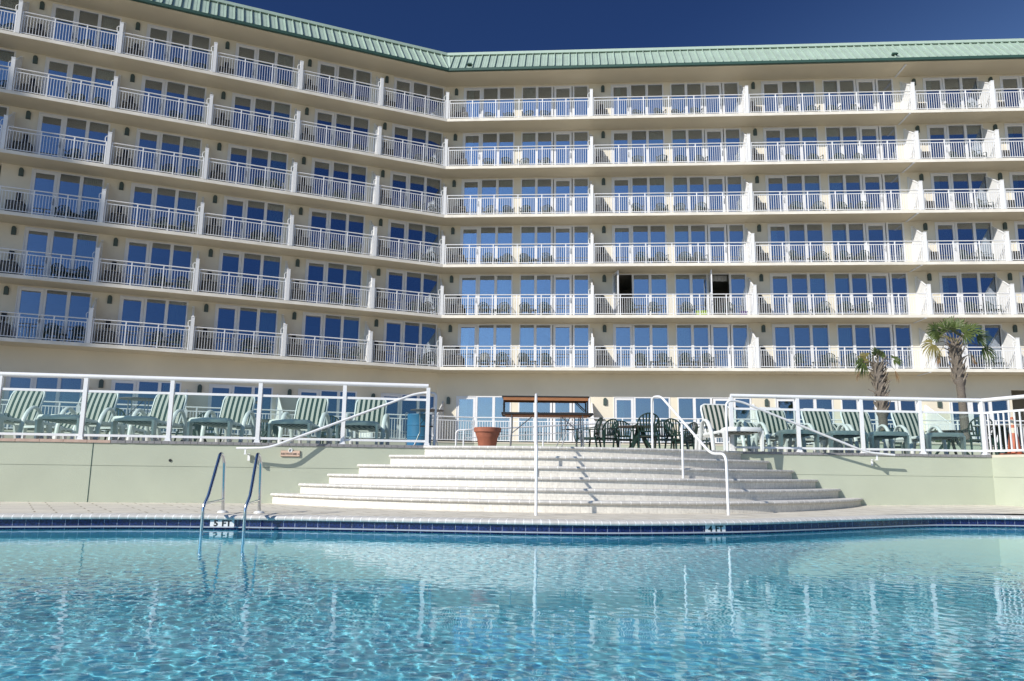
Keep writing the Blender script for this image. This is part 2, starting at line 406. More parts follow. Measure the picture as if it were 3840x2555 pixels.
OPEN = {('Q', 1, 2, 'A'), ('Q', 1, 2, 'B')}
def unit(wing, u, t, k, fl):
    a = A if wing == 'P' else B
    base = wp(wing, u, DEP, ZF[fl]) - HB
    W = WA if t == 'A' else WB_
    wo = obj('window', W[0], hotel, base, a)
    for pm in W[1]: obj('pane', pm, wo)
    dx = .035 if t == 'A' else 1.80
    dl = Vector((dx * math.cos(a), dx * math.sin(a), 0)); op = (wing, k, fl, t) in OPEN
    d = obj('door', DM[0], hotel, base + dl, a + (-R_(96 if t == 'B' else 80) if op else 0))
    obj('pane', DM[1], d); obj('door_handle', DM[2], d)
    if op: d['label'] = 'balcony door standing wide open'
    r = rg.random()
    if wing == 'Q' or r < .75:
        ci = (2 if (wing == 'P') else (0 if t == 'B' else (1 if r < .6 else 2)))
        if not (op and ci < 2 and t == 'A'): obj('curtain', CUR[t][ci], hotel, base, a)
for fl in range(7):
    for u, t, k in unitsP:
        if k == 5 and fl in (1, 2, 3): continue
        unit('P', u, t, k, fl)
    for u, t, k in unitsQ:
        if k == 4 and fl == 0: continue
        unit('Q', u, t, k, fl)

# wall lamps: half-round hooded sconces
m_ = MB(); pr = []
for i in range(7):
    an = math.pi * i / 6; pr.append((-.085 * math.cos(an), .285 + .085 * math.sin(an)))
m_.prism([(-.085, 0)] + pr[0:] + [(.085, 0)], 'y', -.085, 0); m_.box(-.095, .095, -.025, 0, -.012, .3)
LAMP = m_.mesh('wall_lamp', LAMPM, 50)
lampu = [('P', -TP[k + 1] + .55) for k in range(6)] + [('Q', .27)] + [('Q', TQ[k] + .68) for k in (1, 2, 3, 4)]
lampu += [('P', -TP[6] + .55 + .0)]
for fl in range(7):
    for wg, u in lampu[:-1]:
        if wg == 'Q' and u > 28 and fl == 0: continue
        if wg == 'P' and u < -23 and fl in (1, 2, 3): continue
        obj('wall_lamp', LAMP, hotel, wp(wg, u, DEP, ZF[fl] + 2.06) - HB, A if wg == 'P' else B)

# privacy dividers with square posts at the balcony edge
def divider():
    m_ = MB()
    m_.box(-.075, .075, -.01, .14, 0, 1.50); m_.box(-.085, .085, -.02, .15, 1.50, 1.535)
    m_.box(-.05, .05, DEP - .07, DEP, .02, 2.24); m_.box(-.06, .06, DEP - .08, DEP, 2.24, 2.26)
    n = 9; y0, y1 = .145, DEP - .075
    for i in range(n):
        a = y0 + (y1 - y0) * i / n; b = y0 + (y1 - y0) * (i + 1) / n - .006
        za = 1.44 + .74 * ((a + b) / 2 - y0) / (y1 - y0)
        m_.box(-.02, .02, a, b, .06, za)
    n0 = len(m_.v); dy = y1 - y0
    P = [(x, y, z + (0 if lo else .05)) for lo in (1, 0) for (y, z) in ((y0, 1.42), (y1, 2.17)) for x in (-.04, .04)]
    m_.v += P
    for f in ((0, 2, 3, 1), (4, 5, 7, 6), (0, 1, 5, 4), (2, 6, 7, 3), (0, 4, 6, 2), (1, 3, 7, 5)): m_.f.append(tuple(n0 + q for q in f))
    pts = [(-.08, .07, 1.36), (-.15, .09, 1.35), (-.19, .11, 1.28), (-.17, .09, 1.1)]
    m_.tube(pts, .014, 6)
    return m_.mesh('privacy_divider', DIVM)
DIV = divider()
for fl in range(1, 7):
    for k in range(0, 6):
        if k == 5 and fl in (1, 2, 3): continue
        obj('privacy_divider', DIV, hotel, wp('P', -TP[k], 0, ZF[fl]) - HB, A if k else (A + B) / 2)
    for k in range(1, 5): obj('privacy_divider', DIV, hotel, wp('Q', TQ[k], 0, ZF[fl]) - HB, B)

# balcony railings, one per bay and floor
def railing_mesh(L, nsec, h=1.07, r=.033, post=.05, step=.113, base=0., bal=.0095, mesh=True, mid=.14):
    m_ = MB(); m_.tube([(0, 0, h), (L, 0, h)], r, 8, ell=(1, .8))
    m_.box(0, L, -.016, .016, h - mid - .035, h - mid); m_.box(0, L, -.016, .016, .06, .09)
    for i in range(nsec + 1):
        x = L * i / nsec; x = min(max(x, post / 2), L - post / 2)
        m_.box(x - post / 2, x + post / 2, -post / 2, post / 2, base, h - r * .6)
    for i in range(nsec):
        a = L * i / nsec; b = L * (i + 1) / nsec; n = max(1, round((b - a) / step))
        for j in range(1, n):
            x = a + (b - a) * j / n; m_.box(x - bal, x + bal, -bal, bal, .09, h - mid - .035)
    return m_.mesh('balcony_railing', WHITE, 40) if mesh else m_
for wing, T in (('P', TP), ('Q', TQ)):
    for k in range(len(T) - 1):
        u0, u1 = (-T[k + 1], -T[k]) if wing == 'P' else (T[k], T[k + 1])
        L = u1 - u0 - .19; me = railing_mesh(L, 3 if L < 5 else 6)
        for fl in range(1, 7):
            if wing == 'P' and k == 5 and fl in (1, 2, 3): continue
            obj('balcony_railing', me, hotel, wp(wing, u0 + .095, .06, ZF[fl]) - HB, A if wing == 'P' else B)

# thin grey joint strip under the soffits near the right hand party wall
for fl in range(1, 8):
    z = (ZF[fl] - THK if fl < 7 else 21.86) - .006
    mb = MB(); p = [wp('Q', 24.1, .02, z), wp('Q', 24.2, .02, z), wp('Q', 24.2, DEP, z), wp('Q', 24.1, DEP, z)]
    n = len(mb.v); mb.v += [tuple(q) for q in p] + [(q.x, q.y, q.z - .03) for q in p]
    mb.f += [(0, 1, 2, 3), (7, 6, 5, 4), (0, 4, 5, 1), (1, 5, 6, 2), (2, 6, 7, 3), (3, 7, 4, 0)]
    hpart(mb, 'joint_strip', CONDUIT)

# mansard roof with standing seams
OE, ZE, OT, ZT = -.22, 22.05, 1.3, 23.72
mb = MB()
pe, pt = outline(OE), outline(OT)
pb = outline(2.6)
for i in range(2):
    mb.quad((pe[i].x, pe[i].y, ZE), (pe[i + 1].x, pe[i + 1].y, ZE), (pt[i + 1].x, pt[i + 1].y, ZT), (pt[i].x, pt[i].y, ZT))
    mb.quad((pb[i].x, pb[i].y, 22.1), (pb[i + 1].x, pb[i + 1].y, 22.1), (pt[i + 1].x, pt[i + 1].y, ZT), (pt[i].x, pt[i].y, ZT))
sl = Vector((OT - OE, ZT - ZE)).normalized()
for wing, ua, ub in (('P', UL, .42), ('Q', -.42, UR)):
    a = A if wing == 'P' else B
    nrib = int((ub - ua) / .405)
    for i in range(nrib + 1):
        u = (ub - i * .405 - .12) if wing == 'P' else (ua + i * .405 + .12)
        # ribs near the valley are cut by it
        o_hi = OT
        o_lo = OE
        # near the valley a seam only starts where the two slopes part
        o_lo = max(OE, (u if wing == 'P' else -u) / CT)
        if o_hi - o_lo < .15: continue
        def rp(o, du, dn):
            z = ZE + (o - OE) * (ZT - ZE) / (OT - OE)
            p = wp(wing, u + du, o - dn * sl.y, z + dn * sl.x); return tuple(p)
        n = len(mb.v)
        mb.v += [rp(o, du, dn) for o in (o_lo, o_hi) for dn in (0, .085) for du in (-.014, .014)]
        for f in ((0, 2, 3, 1), (4, 5, 7, 6), (0, 1, 5, 4), (2, 6, 7, 3), (0, 4, 6, 2), (1, 3, 7, 5)): mb.f.append(tuple(n + q for q in f))
        for du in (.13, .27):        # faint stiffening creases in each pan
            n = len(mb.v); mb.v += [rp(o, du + d2, dn) for o in (o_lo + .02, o_hi - .02) for dn in (0, .010) for d2 in (-.006, .006)]
            for f in ((4, 5, 7, 6), (0, 1, 5, 4), (2, 6, 7, 3), (0, 4, 6, 2), (1, 3, 7, 5)): mb.f.append(tuple(n + q for q in f))
roofo = hpart(mb, 'roof', ROOF)
def subroof(mb, name, mats, **k):
    mb.v = [tuple(Vector(p) - HB) for p in mb.v]; return mb.build(name, mats, roofo, **k)
mb = MB(); band(mb, OT - .22, OT + .25, ZT - .10, ZT + .05); subroof(mb, 'ridge_trim', ROOFT)
mb = MB(); band(mb, OE - .13, OE + .03, ZE - .16, ZE - .02); subroof(mb, 'gutter', GUTT)
for wing, u in (('Q', 1.15), ('Q', 23.6)):
    a = B; m_ = MB(); m_.box(-.14, .14, -.24, 0, .0, .04); m_.box(-.12, .12, -.16, 0, .04, .11); m_.v = m_.v
    obj('roof_vent', m_.mesh('roof_vent', [GUTT]), roofo, wp(wing, u, OE + .32, ZE + .33) - HB, a)
mb = MB()
pp = [wp('Q', corner(OE), OE), wp('Q', corner(OT), OT)]
p0 = Vector((pp[0].x, pp[0].y, ZE + .02)); p1 = Vector((pp[1].x, pp[1].y, ZT + .02))
sd = Vector((math.cos((A + B) / 2), math.sin((A + B) / 2), 0)) * .13
mb.quad(p0 - sd + Vector((0, -.03, .01)), p0 + Vector((0, 0, -.0)), p1 + Vector((0, 0, 0)), p1 - sd + Vector((0, -.03, .03))); mb.quad(p0, p0 + sd + Vector((0, -.03, .01)), p1 + sd + Vector((0, -.03, .03)), p1)
subroof(mb, 'valley_flashing', ROOFT)

# ------------------------------------------------------------------ ground floor patio in front of the hotel
PL = [(-24, 25.6), (-9.3, 31.05), (-1.6, 33.75), (8, 32.85), (26, 31.1)]
mb = MB()
back = [(-30, 30), (-9, 40), (0, 42), (12, 42), (30, 42)]
for i in range(4):
    a, b = PL[i], PL[i + 1]; c, d = back[i + 1], back[i]
    mb.quad((*a, 1.86), (*b, 1.86), (*c, 1.86), (*d, 1.86))
struct('patio', mb, TERR)
for i in range(4):
    a, b = Vector(PL[i]), Vector(PL[i + 1]); L = (b - a).length; an = math.atan2(b.y - a.y, b.x - a.x)
    nm = ['far left', 'left', 'middle', 'right'][i]
    t = thing('patio_wall', f'low pale green wall with cream cap under the {nm} patio railing', 'wall', (a.x, a.y, 1.02), an, 'low walls edging the ground floor patios')
    MB().box(0, L, 0, .18, 0, .74).build('wall_face', GREENW, t); MB().box(0, L, -.02, .2, .74, .80).build('cap', CREAM, t)
    t = thing('patio_railing', f'white picket railing on the {nm} stretch of the low green patio wall', 'railing', (a.x, a.y, 1.82), an, 'picket railings along the ground floor patios')
    m_ = railing_mesh(L, max(2, round(L / 1.5)), 1.07, .033, .05, .115, mesh=False)
    m_.build('railing_frame', WHITE, t, loc=(0, .09, 0), smooth=40)
# patio dividers on the ground floor
gdiv = MB(); gdiv.box(-.06, .06, -1.05, -.95, 0, 1.1); gdiv.box(-.05, .05, DEP - .07, DEP, 0, 2.15)
n = 22
for i in range(n):
    a = -.95 + (DEP + .88) * i / n; b = -.95 + (DEP + .88) * (i + 1) / n - .008
    gdiv.box(-.02, .02, a, b, .05, 1.05 + 1.05 * (i + .5) / n)
gdiv.tube([(0, -1.0, 1.10), (0, DEP - .05, 2.14)], .035, 8)
GD = gdiv.mesh('privacy_divider', DIVM)
for k in range(1, 6): obj('privacy_divider', GD, hotel, wp('P', -TP[k], 0, ZF[0]) - HB, A)
for k in (0, 1, 2, 3): obj('privacy_divider', GD, hotel, wp('Q', TQ[k], 0, ZF[0]) - HB, B)

# ------------------------------------------------------------------ ground, terrace, deck and pool
mb = MB(); mb.quad((-600, -600, -2.3), (600, -600, -2.3), (600, 600, -2.3), (-600, 600, -2.3)); struct('ground', mb, SAND)
WLs = lambda x: 13.75 + (x + 1.5) * .146
WRs = lambda x: 14.76 + .06 * (x - 4)
SCX, SCY, SR6, STR = .681, 18.549, 7.008, .345
ZT_ = 1.02; RISE = ZT_ / 6
def arc(R, f0, f1, n=60):
    """arc clipped by the left and right walls"""
    def ang(fn, sgn):
        lo, hi = 0.0, math.pi / 2
        for _ in range(50):
            md = (lo + hi) / 2; x = SCX + sgn * R * math.sin(md); y = SCY - R * math.cos(md)
            if y < fn(x): lo = md
            else: hi = md
        return (lo + hi) / 2
    a0, a1 = -ang(WLs, -1), ang(WRs, 1)
    a0 += f0; a1 += f1
    return [(SCX + R * math.sin(a0 + (a1 - a0) * i / n), SCY - R * math.cos(a0 + (a1 - a0) * i / n)) for i in range(n + 1)], (a1 - a0) * R
# terrace sheet
top, _ = arc(SR6 - STR * 5, 0, 0)
mb = MB()
fpts = [(-30, WLs(-30) - 0)] + [(-9, WLs(-9))] + top + [(9.35, WRs(9.35)), (40, 15.0)]
mb.v = [(x, y, ZT_) for x, y in fpts] + [(x, 46, ZT_) for x, y in fpts]
k = len(fpts); mb.f = [(i, i + 1, k + i + 1, k + i) for i in range(k - 1)]
struct('terrace', mb, TERR)
# deck heights: nearly level, rising slightly towards the right hand wall
def zd(x, y):
    t = max(0., min(1., (x - 4) / 5)) * max(0., min(1., (y - 11) / 3.5)); return .07 * t
cop = [(-14, 6.6), (-12, 7.6), (-10, 8.45), (-8, 9.05), (-6.12, 9.46), (-5.41, 9.62), (-4.68, 9.79), (-3.74, 9.88), (-2.76, 9.87), (-1.91, 9.82), (-1.07, 9.75), (-.11, 9.68), (.44, 9.665), (1.12, 9.69), (1.83, 9.82), (2.6, 10.05), (3.32, 10.34), (3.97, 10.70), (4.58, 11.06), (5.2, 11.41), (5.87, 11.80), (6.58, 12.12), (7.32, 12.25), (8.01, 12.25), (9.2, 12.1), (10.5, 11.6), (12, 10.6)]
def smooth(P, sub=6):
    out = []
    for i in range(len(P) - 1):
        p0 = P[max(i - 1, 0)]; p1 = P[i]; p2 = P[i + 1]; p3 = P[min(i + 2, len(P) - 1)]
        for j in range(sub):
            t = j / sub
            out.append(tuple(.5 * ((2 * p1[d]) + (-p0[d] + p2[d]) * t + (2 * p0[d] - 5 * p1[d] + 4 * p2[d] - p3[d]) * t * t + (-p0[d] + 3 * p1[d] - 3 * p2[d] + p3[d]) * t ** 3) for d in (0, 1)))
    out.append(P[-1]); return out
C = smooth(cop, 6)
# close the pool with a near edge under the camera
near = [(12, 10.6), (11.5, 4), (10, 1.6), (6, 1.0), (0, .75), (-6, 1.0), (-12, 1.6), (-14, 4), (-14, 6.6)]
def offs(P, d):
    out = []
    for i, p in enumerate(P):
        a = P[max(i - 1, 0)]; b = P[min(i + 1, len(P) - 1)]; dx, dy = b[0] - a[0], b[1] - a[1]; l = math.hypot(dx, dy)
        out.append((p[0] - dy / l * d, p[1] + dx / l * d))
    return out
def arclen(P):
    u = [0.]
    for i in range(1, len(P)): u.append(u[-1] + math.hypot(P[i][0] - P[i - 1][0], P[i][1] - P[i - 1][1]))
    return u
uc = arclen(C); Cb = offs(C, .30)
# deck between the coping and the walls (rows so that the paving can follow)
mb = MB(); mb.uv = []
ys = [0, .15, .3, .5, .7, .85, 1.]
rows = []
for t in ys:
    row = []
    for (x, y) in Cb:
        yy = 15.9 if x > 9.3 else (WLs(x) + .1 if x < -1.4 else (13.9 if x < 3.5 else WRs(x) + .1)); yy = max(yy, y + .2)
        Y = y + (yy - y) * t; row.append((x, Y, zd(x, Y)))
    rows.append(row)
nC = len(Cb)
for r in rows: mb.v += r
for j in range(len(ys) - 1):
    for i in range(nC - 1):
        f = (j * nC + i, j * nC + i + 1, (j + 1) * nC + i + 1, (j + 1) * nC + i); mb.f.append(f)
        for q in f:
            x, y, z = mb.v[q]; an = R_(33); mb.uv.append((x * math.cos(an) + y * math.sin(an), -x * math.sin(an) + y * math.cos(an)))
struct('pool_deck', mb, DECKM)
mb = MB(); nb = offs(near, -.0)
out = [(12.5, 15), (40, 15), (40, -20), (0, -20), (-40, -20), (-40, 12), (-14, 12)]
mb = MB(); mb.uv = None
for a, b, c, d in (((12, 10.6), (11.5, 4), (40, 4), (40, 16)), ((12, 10.6), (40, 16), (12, 15.9), (11.8, 10.9)), ((11.5, 4), (10, 1.6), (40, -20), (40, 4)), ((10, 1.6), (6, 1), (6, -20), (40, -20)), ((6, 1), (0, .75), (0, -20), (6, -20)), ((0, .75), (-6, 1), (-6, -20), (0, -20)), ((-6, 1), (-12, 1.6), (-40, -20), (-6, -20)), ((-12, 1.6), (-14, 4), (-40, 4), (-40, -20)), ((-14, 4), (-14, 6.6), (-40, 14), (-40, 4)), ((-14, 6.6), (-14.1, 6.9), (-14, 12), (-40, 14))):
    mb.quad(*[(p[0], p[1], -.004) for p in (a, b, c, d)])
struct('near_deck', mb, TERR)
# coping: bull-nosed stones
mb = MB(); prof = [(.30, .004), (.03, .004), (.0, -.006), (-.02, -.024), (-.016, -.042), (.0, -.052), (.06, -.052)]
for i in range(len(prof) - 1):
    a, b = prof[i], prof[i + 1]
    mb.strip([(x, y, a[1]) for x, y in offs(C, a[0])], [(x, y, b[1]) for x, y in offs(C, b[0])], uc, (.1, .2))
struct('pool_coping', mb, COPM, smooth=60)
# tile band, ledge trim and lower dark row
mb = MB(); T0, T1 = offs(C, .03), offs(C, .015)
mb.strip([(x, y, -.052) for x, y in T0], [(x, y, -.135) for x, y in T0], uc, (.05, .15))
mb.strip([(x, y, -.147) for x, y in T1], [(x, y, -.24) for x, y in T0], uc, (.05, .15))
struct('pool_tile_band', mb, TILEB)
mb = MB(); T2 = offs(C, .0)
mb.strip([(x, y, -.133) for x, y in T0], [(x, y, -.137) for x, y in T2], uc); mb.strip([(x, y, -.137) for x, y in T2], [(x, y, -.149) for x, y in T2], uc); mb.strip([(x, y, -.149) for x, y in T2], [(x, y, -.147) for x, y in T0], uc)
TRIMM = mat("pale tile trim", (.42, .45, .52), .3, noise=.1, nscale=20)
struct('pool_tile_trim', mb, TRIMM)
ZW = -.17
ZB = -1.35
POOLM, n_, N, Lk, b_ = node_mat("aqua pool plaster")
tc = N.new("ShaderNodeTexCoord"); nz = N.new("ShaderNodeTexNoise"); nz.inputs["Scale"].default_value = 1.2; nz.inputs["Detail"].default_value = 4
Lk.new(tc.outputs["Object"], nz.inputs["Vector"])
mx = N.new("ShaderNodeMixRGB"); mx.inputs[1].default_value = (.21, .72, .87, 1); mx.inputs[2].default_value = (.29, .79, .91, 1)
Lk.new(nz.outputs[0], mx.inputs[0]); Lk.new(mx.outputs[0], b_.inputs["Base Color"]); b_.inputs["Roughness"].default_value = .8
mb = MB(); full = C + near[1:-1]
# inner shell: far wall, near wall, floor
mb.v = []; ring = [(x, y) for x, y in offs(C, .03)] + near[1:-1]; k = len(ring)
mb.v = [(x, y, -.22) for x, y in ring] + [(x, y, ZB) for x, y in ring]
for i in range(k): mb.f.append((i, (i + 1) % k, k + (i + 1) % k, k + i))
mb.f.append(tuple(k + i for i in range(k)))
basin = struct('pool_basin', mb, POOLM)
mb = MB(); mb.v = [(x, y, -.01) for x, y in near] + [(x, y, -.22) for x, y in near]; k = len(near)
for i in range(k - 1): mb.f.append((i, i + 1, k + i + 1, k + i))
struct('near_pool_wall', mb, TILEW)

# ------------------------------------------------------------------ water
def water_height(X, Y):
    rs = np.random.RandomState(5); H = np.zeros_like(X)
    for i in range(84):
        lam = 10 ** (rs.uniform(-1.3, -.78) if i % 6 else rs.uniform(-.75, -.2)); th = rs.normal(1.35, .95); ph = rs.uniform(0, 6.28)
        k = 2 * math.pi / lam; amp = WAMP * lam * (.45 if lam > .17 else 1)
        H += amp * np.sin(k * (X * math.cos(th) + Y * math.sin(th)) + ph + .8 * np.sin(X * .9 + ph) + .6 * np.sin(Y * .7 + 2 * ph))
    H *= .62 + .38 * (np.sin(X * .55 + 1.3) * np.sin(Y * .8 + .4) + .25 * np.sin(X * 1.7 + Y * 1.1))
    return H
WAMP = .00070
def water():
    xs = np.concatenate([np.arange(-15, -8, .06), np.arange(-8, 9, .017), np.arange(9, 12.6, .06)])
    t = np.linspace(0, 1, 560); yr = .7 + 11.9 * (.45 * t + .55 * t ** 2)
    X, Y = np.meshgrid(xs, yr); Z = ZW + water_height(X, Y)
    co = np.stack([X, Y, Z], -1).reshape(-1, 3).astype(np.float32)
    ny, nx = X.shape; idx = np.arange(ny * nx, dtype=np.int32).reshape(ny, nx)
    q = np.stack([idx[:-1, :-1], idx[:-1, 1:], idx[1:, 1:], idx[1:, :-1]], -1).reshape(-1, 4)
    me = bpy.data.meshes.new('pool_water'); me.vertices.add(len(co)); me.vertices.foreach_set('co', co.ravel())
    me.loops.add(q.size); me.loops.foreach_set('vertex_index', q.ravel())
    me.polygons.add(len(q)); me.polygons.foreach_set('loop_start', np.arange(len(q), dtype=np.int32) * 4)
    me.polygons.foreach_set('loop_total', np.full(len(q), 4, np.int32)); me.polygons.foreach_set('use_smooth', np.ones(len(q), bool))
    me.update(calc_edges=True); return me
WATERM, n_, N, Lk, b_ = node_mat("pool water surface"); N.remove(b_)
rf = N.new("ShaderNodeBsdfGlass"); rf.inputs["IOR"].default_value = 1.33; rf.inputs["Roughness"].default_value = 0; rf.inputs[0].default_value = (.84, .97, 1., 1)
Lk.new(rf.outputs[0], N["Material Output"].inputs[0])
wo = obj('pool_water', water()); wo.data.materials.append(WATERM); tag(wo, kind='structure')
wo.cycles.is_caustics_caster = True; basin.cycles.is_caustics_receiver = True; sun.cycles.is_caustics_light = True

# ------------------------------------------------------------------ retaining walls beside the steps
def wall_run(pts, name, label, zb=-.1, ztop=ZT_ - .045, joints=()):
    """pts: plan polyline of the front face, left to right; the wall stands behind it"""
    o = thing(name, label, 'wall', (pts[0][0], pts[0][1], 0)); base = Vector((pts[0][0], pts[0][1], 0))
    mb = MB()
    bk = offs(pts, .22)
    zj = .60
    for i in range(len(pts) - 1):
        a, b, c, d = pts[i], pts[i + 1], bk[i + 1], bk[i]
        for z0, z1 in ((zb, zj - .003), (zj + .003, ztop)):
            mb.quad((*a, z0), (*b, z0), (*b, z1), (*a, z1))
        ai, bi = offs(pts, .012)[i], offs(pts, .012)[i + 1]
        mb.quad((*ai, zj - .003), (*bi, zj - .003), (*bi, zj + .003), (*ai, zj + .003))
        mb.quad((*a, zj - .003), (*b, zj - .003), (*bi, zj - .003), (*ai, zj - .003)); mb.quad((*ai, zj + .003), (*bi, zj + .003), (*b, zj + .003), (*a, zj + .003))
        mb.quad((*a, ztop), (*b, ztop), (*c, ztop), (*d, ztop))
        mb.quad((*c, zb), (*d, zb), (*d, ztop), (*c, ztop))
    e = pts[-1]; f = bk[-1]; mb.quad((*e, zb), (*f, zb), (*f, ztop), (*e, ztop))
    mb.v = [tuple(Vector(p) - base) for p in mb.v]; mb.build('wall_face', GREENW, o); return o, base
def edging(o, base, p0, p1, L, m_, gap=.006, z0=ZT_ - .045, z1=ZT_ + .002, d0=-.02, d1=.2, nm='edging_pavers'):
    p0, p1 = Vector(p0), Vector(p1); D = p1 - p0; n = max(1, round(D.length / L)); an = math.atan2(D.y, D.x); mb = MB()
    for i in range(n):
        j = random.uniform(-.003, .003); mb.box(D.length * i / n + gap / 2, D.length * (i + 1) / n - gap / 2, d0 + j, d1, z0, z1 + j)
    mb.box(0, D.length, d0 + .012, d1 - .01, z0, z1 - .006)
    return mb.build(nm, m_, o, loc=tuple(Vector((p0.x, p0.y, 0)) - base), rz=an)
lw, lb = wall_run([(-14, WLs(-14)), (-6.98, WLs(-6.98)), (-6.96, WLs(-6.96)), (-1.25, WLs(-1.25))], 'retaining_wall', 'long pale green retaining wall left of the curved steps, with a dark vertical joint')
jm = MB().box(-.0045, .0045, -.006, .05, 0.0, ZT_ - .045); jm.build('joint', GUTT, lw, loc=tuple(Vector((-6.97, WLs(-6.97) - .0, 0)) - lb), rz=.145)
h = MB().tube([(0, -.012, 0), (0, .03, 0)], .024, 12); h.build('drain_hole', BLK, lw, loc=tuple(Vector((-5.74, WLs(-5.74), .70)) - lb), rz=.145)
edging(lw, lb, (-14, WLs(-14)), (-6.7, WLs(-6.7)), .36, PINKP); edging(lw, lb, (-6.7, WLs(-6.7)), (-1.3, WLs(-1.3)), .115, GREYP)
rw, rb = wall_run([(4.0, WRs(4.0)), (9.35, WRs(9.35))], 'retaining_wall', 'pale green retaining wall right of the curved steps under the glass railing', zb=-.1)
edging(rw, rb, (4.25, WRs(4.25)), (9.35, WRs(9.35)), .115, GREYP, z0=ZT_ - .045)
ww, wb = wall_run([(9.35, WRs(9.35)), (9.85, 13.2), (10.4, 11.6), (10.9, 10.6)], 'retaining_wall', 'sunlit pale green return wall at the far right, turning towards the pool', zb=-.1)
edging(ww, wb, (9.37, WRs(9.35)), (9.85, 13.2), .9, CREAM, nm='coping_cap'); edging(ww, wb, (9.85, 13.2), (10.4, 11.6), .9, CREAM, nm='coping_cap')
mb = MB(); mb.v = [(9.35, WRs(9.35), ZT_ - .001), (9.85, 13.2, ZT_ - .001), (10.4, 11.6, ZT_ - .001), (11, 10.6, ZT_ - .001), (40, 10, ZT_ - .001), (40, 15.2, ZT_ - .001)]; mb.f = [(0, 1, 2, 3, 4, 5)]
struct('terrace_extension', mb, TERR)

# ------------------------------------------------------------------ curved steps
st = thing('curved_steps', 'wide cream tiled steps curving out from the terrace down to the pool deck', 'steps', (SCX, 13.2, 0))
SB = Vector((SCX, 13.2, 0))
for k in range(6):
    R = SR6 - STR * (5 - k); z = ZT_ - RISE * k; P, L = arc(R, .0, .0, 70); u = [L * i / 70 for i in range(71)]
    mb = MB()
    zb = z - RISE if k < 5 else -.05
    mb.strip([(x, y, zb) for x, y in P], [(x, y, z - .045) for x, y in P], u, (zb, z - .045))
    for (xe, ye), (xi, yi) in ((P[0], (P[0][0] + .6, P[0][1] + 1)), (P[-1], (P[-1][0] - .2, P[-1][1] + 1))):
        mb.quad((xe, ye, zb), (xi, yi, zb), (xi, yi, z - .045), (xe, ye, z - .045)); mb.uv += [(0, zb), (1.2, zb), (1.2, z), (0, z)]
    mb.v = [tuple(Vector(p) - SB) for p in mb.v]; mb.build('riser', RISM, st)
    # tread with rounded nosing
    mb = MB(); pr = [(-STR - .25, z), (-.06, z), (.022, z), (.042, z - .008), (.05, z - .024), (.042, z - .040), (.022, z - .048), (-.02, z - .048)]
    if k == 0: pr[0] = (-.45, z)
    rows = []
    for dr, zz in pr:
        f = .022 / R
        Q, _ = arc(R + dr, 0, 0, 70) if dr < -.1 else ([(SCX + (x - SCX) * (R + dr) / R, SCY + (y - SCY) * (R + dr) / R) for x, y in P], 0)
        if dr < -.1:
            Q = [(SCX + (x - SCX) * (R + dr) / R, SCY + (y - SCY) * (R + dr) / R) for x, y in P]
        rows.append([(x, y, zz + .001 * k) for x, y in Q])
    for i in range(len(rows) - 1): mb.strip(rows[i], rows[i + 1], u, (.1, .2))
    for e in (0, -1):
        r = [rw_[e] for rw_ in rows[2:]]; mb.quad(*r); mb.uv += [(.05, .1)] * len(r)
    mb.v = [tuple(Vector(p) - SB) for p in mb.v]; mb.build('tread', NOSM, st, smooth=50)

# ------------------------------------------------------------------ glass railing on the terrace edge
def glass_rail(pts, label, name='glass_railing', glass=True):
    o = thing(name, label, 'railing', (*pts[0], ZT_)); base = Vector((*pts[0], ZT_))
    H = 1.07
    tb = MB(); tb.tube([(p[0] - base.x, p[1] - base.y, H) for p in pts], .046, 12, ell=(1, .85)); tb.build('top_rail', WHITE, o, smooth=50)
    for i, p in enumerate(pts):
        a = pts[max(i - 1, 0)]; b = pts[min(i + 1, len(pts) - 1)]; an = math.atan2(b[1] - a[1], b[0] - a[0])
        q = MB(); q.box(-.033, .033, -.033, .033, .0, H - .03); q.box(-.06, .06, -.06, .06, 0, .012); q.box(-.045, .045, -.045, .045, .012, .05)
        q.build('post', WHITE, o, loc=(p[0] - base.x, p[1] - base.y, 0), rz=an)
    for i in range(len(pts) - 1):
        a, b = Vector(pts[i]), Vector(pts[i + 1]); D = b - a; an = math.atan2(D.y, D.x); L = D.length
        q = MB(); q.box(.034, L - .034, -.018, .018, .80, .84); q.build('mid_rail', WHITE, o, loc=(a.x - base.x, a.y - base.y, 0), rz=an)
        q = MB(); q.box(.034, L - .034, -.018, .018, .06, .10)
        if not glass:
            n = round(L / .115)
            for j in range(1, n): q.box(L * j / n - .011, L * j / n + .011, -.011, .011, .10, .80)
        q.build('bottom_rail' if glass else 'pickets', WHITE, o, loc=(a.x - base.x, a.y - base.y, 0), rz=an)
        if glass:
            g = MB().box(.045, L - .045, -.004, .004, .10, .80); g.build('glass_panel', RGLASS, o, loc=(a.x - base.x, a.y - base.y, 0), rz=an)
    return o
W2 = lambda x: (x, WLs(x) + .09)
glass_rail([W2(x) for x in (-10.1, -8.55, -7.22, -5.84, -4.39, -2.96, -1.50)], 'white railing with green glass panels along the terrace left of the steps')
glass_rail([(4.25, WRs(4.25) + .08), (5.56, WRs(5.56) + .08), (6.83, WRs(6.83) + .08), (8.02, WRs(8.02) + .08), (9.27, WRs(9.27) + .08)], 'white railing with green glass panels along the terrace right of the steps')
glass_rail([(9.30, WRs(9.27) + .08), (9.72, 13.9), (10.2, 12.6), (10.7, 11.3)], 'white picket railing on the sunlit return wall at the far right', 'picket_railing', False)

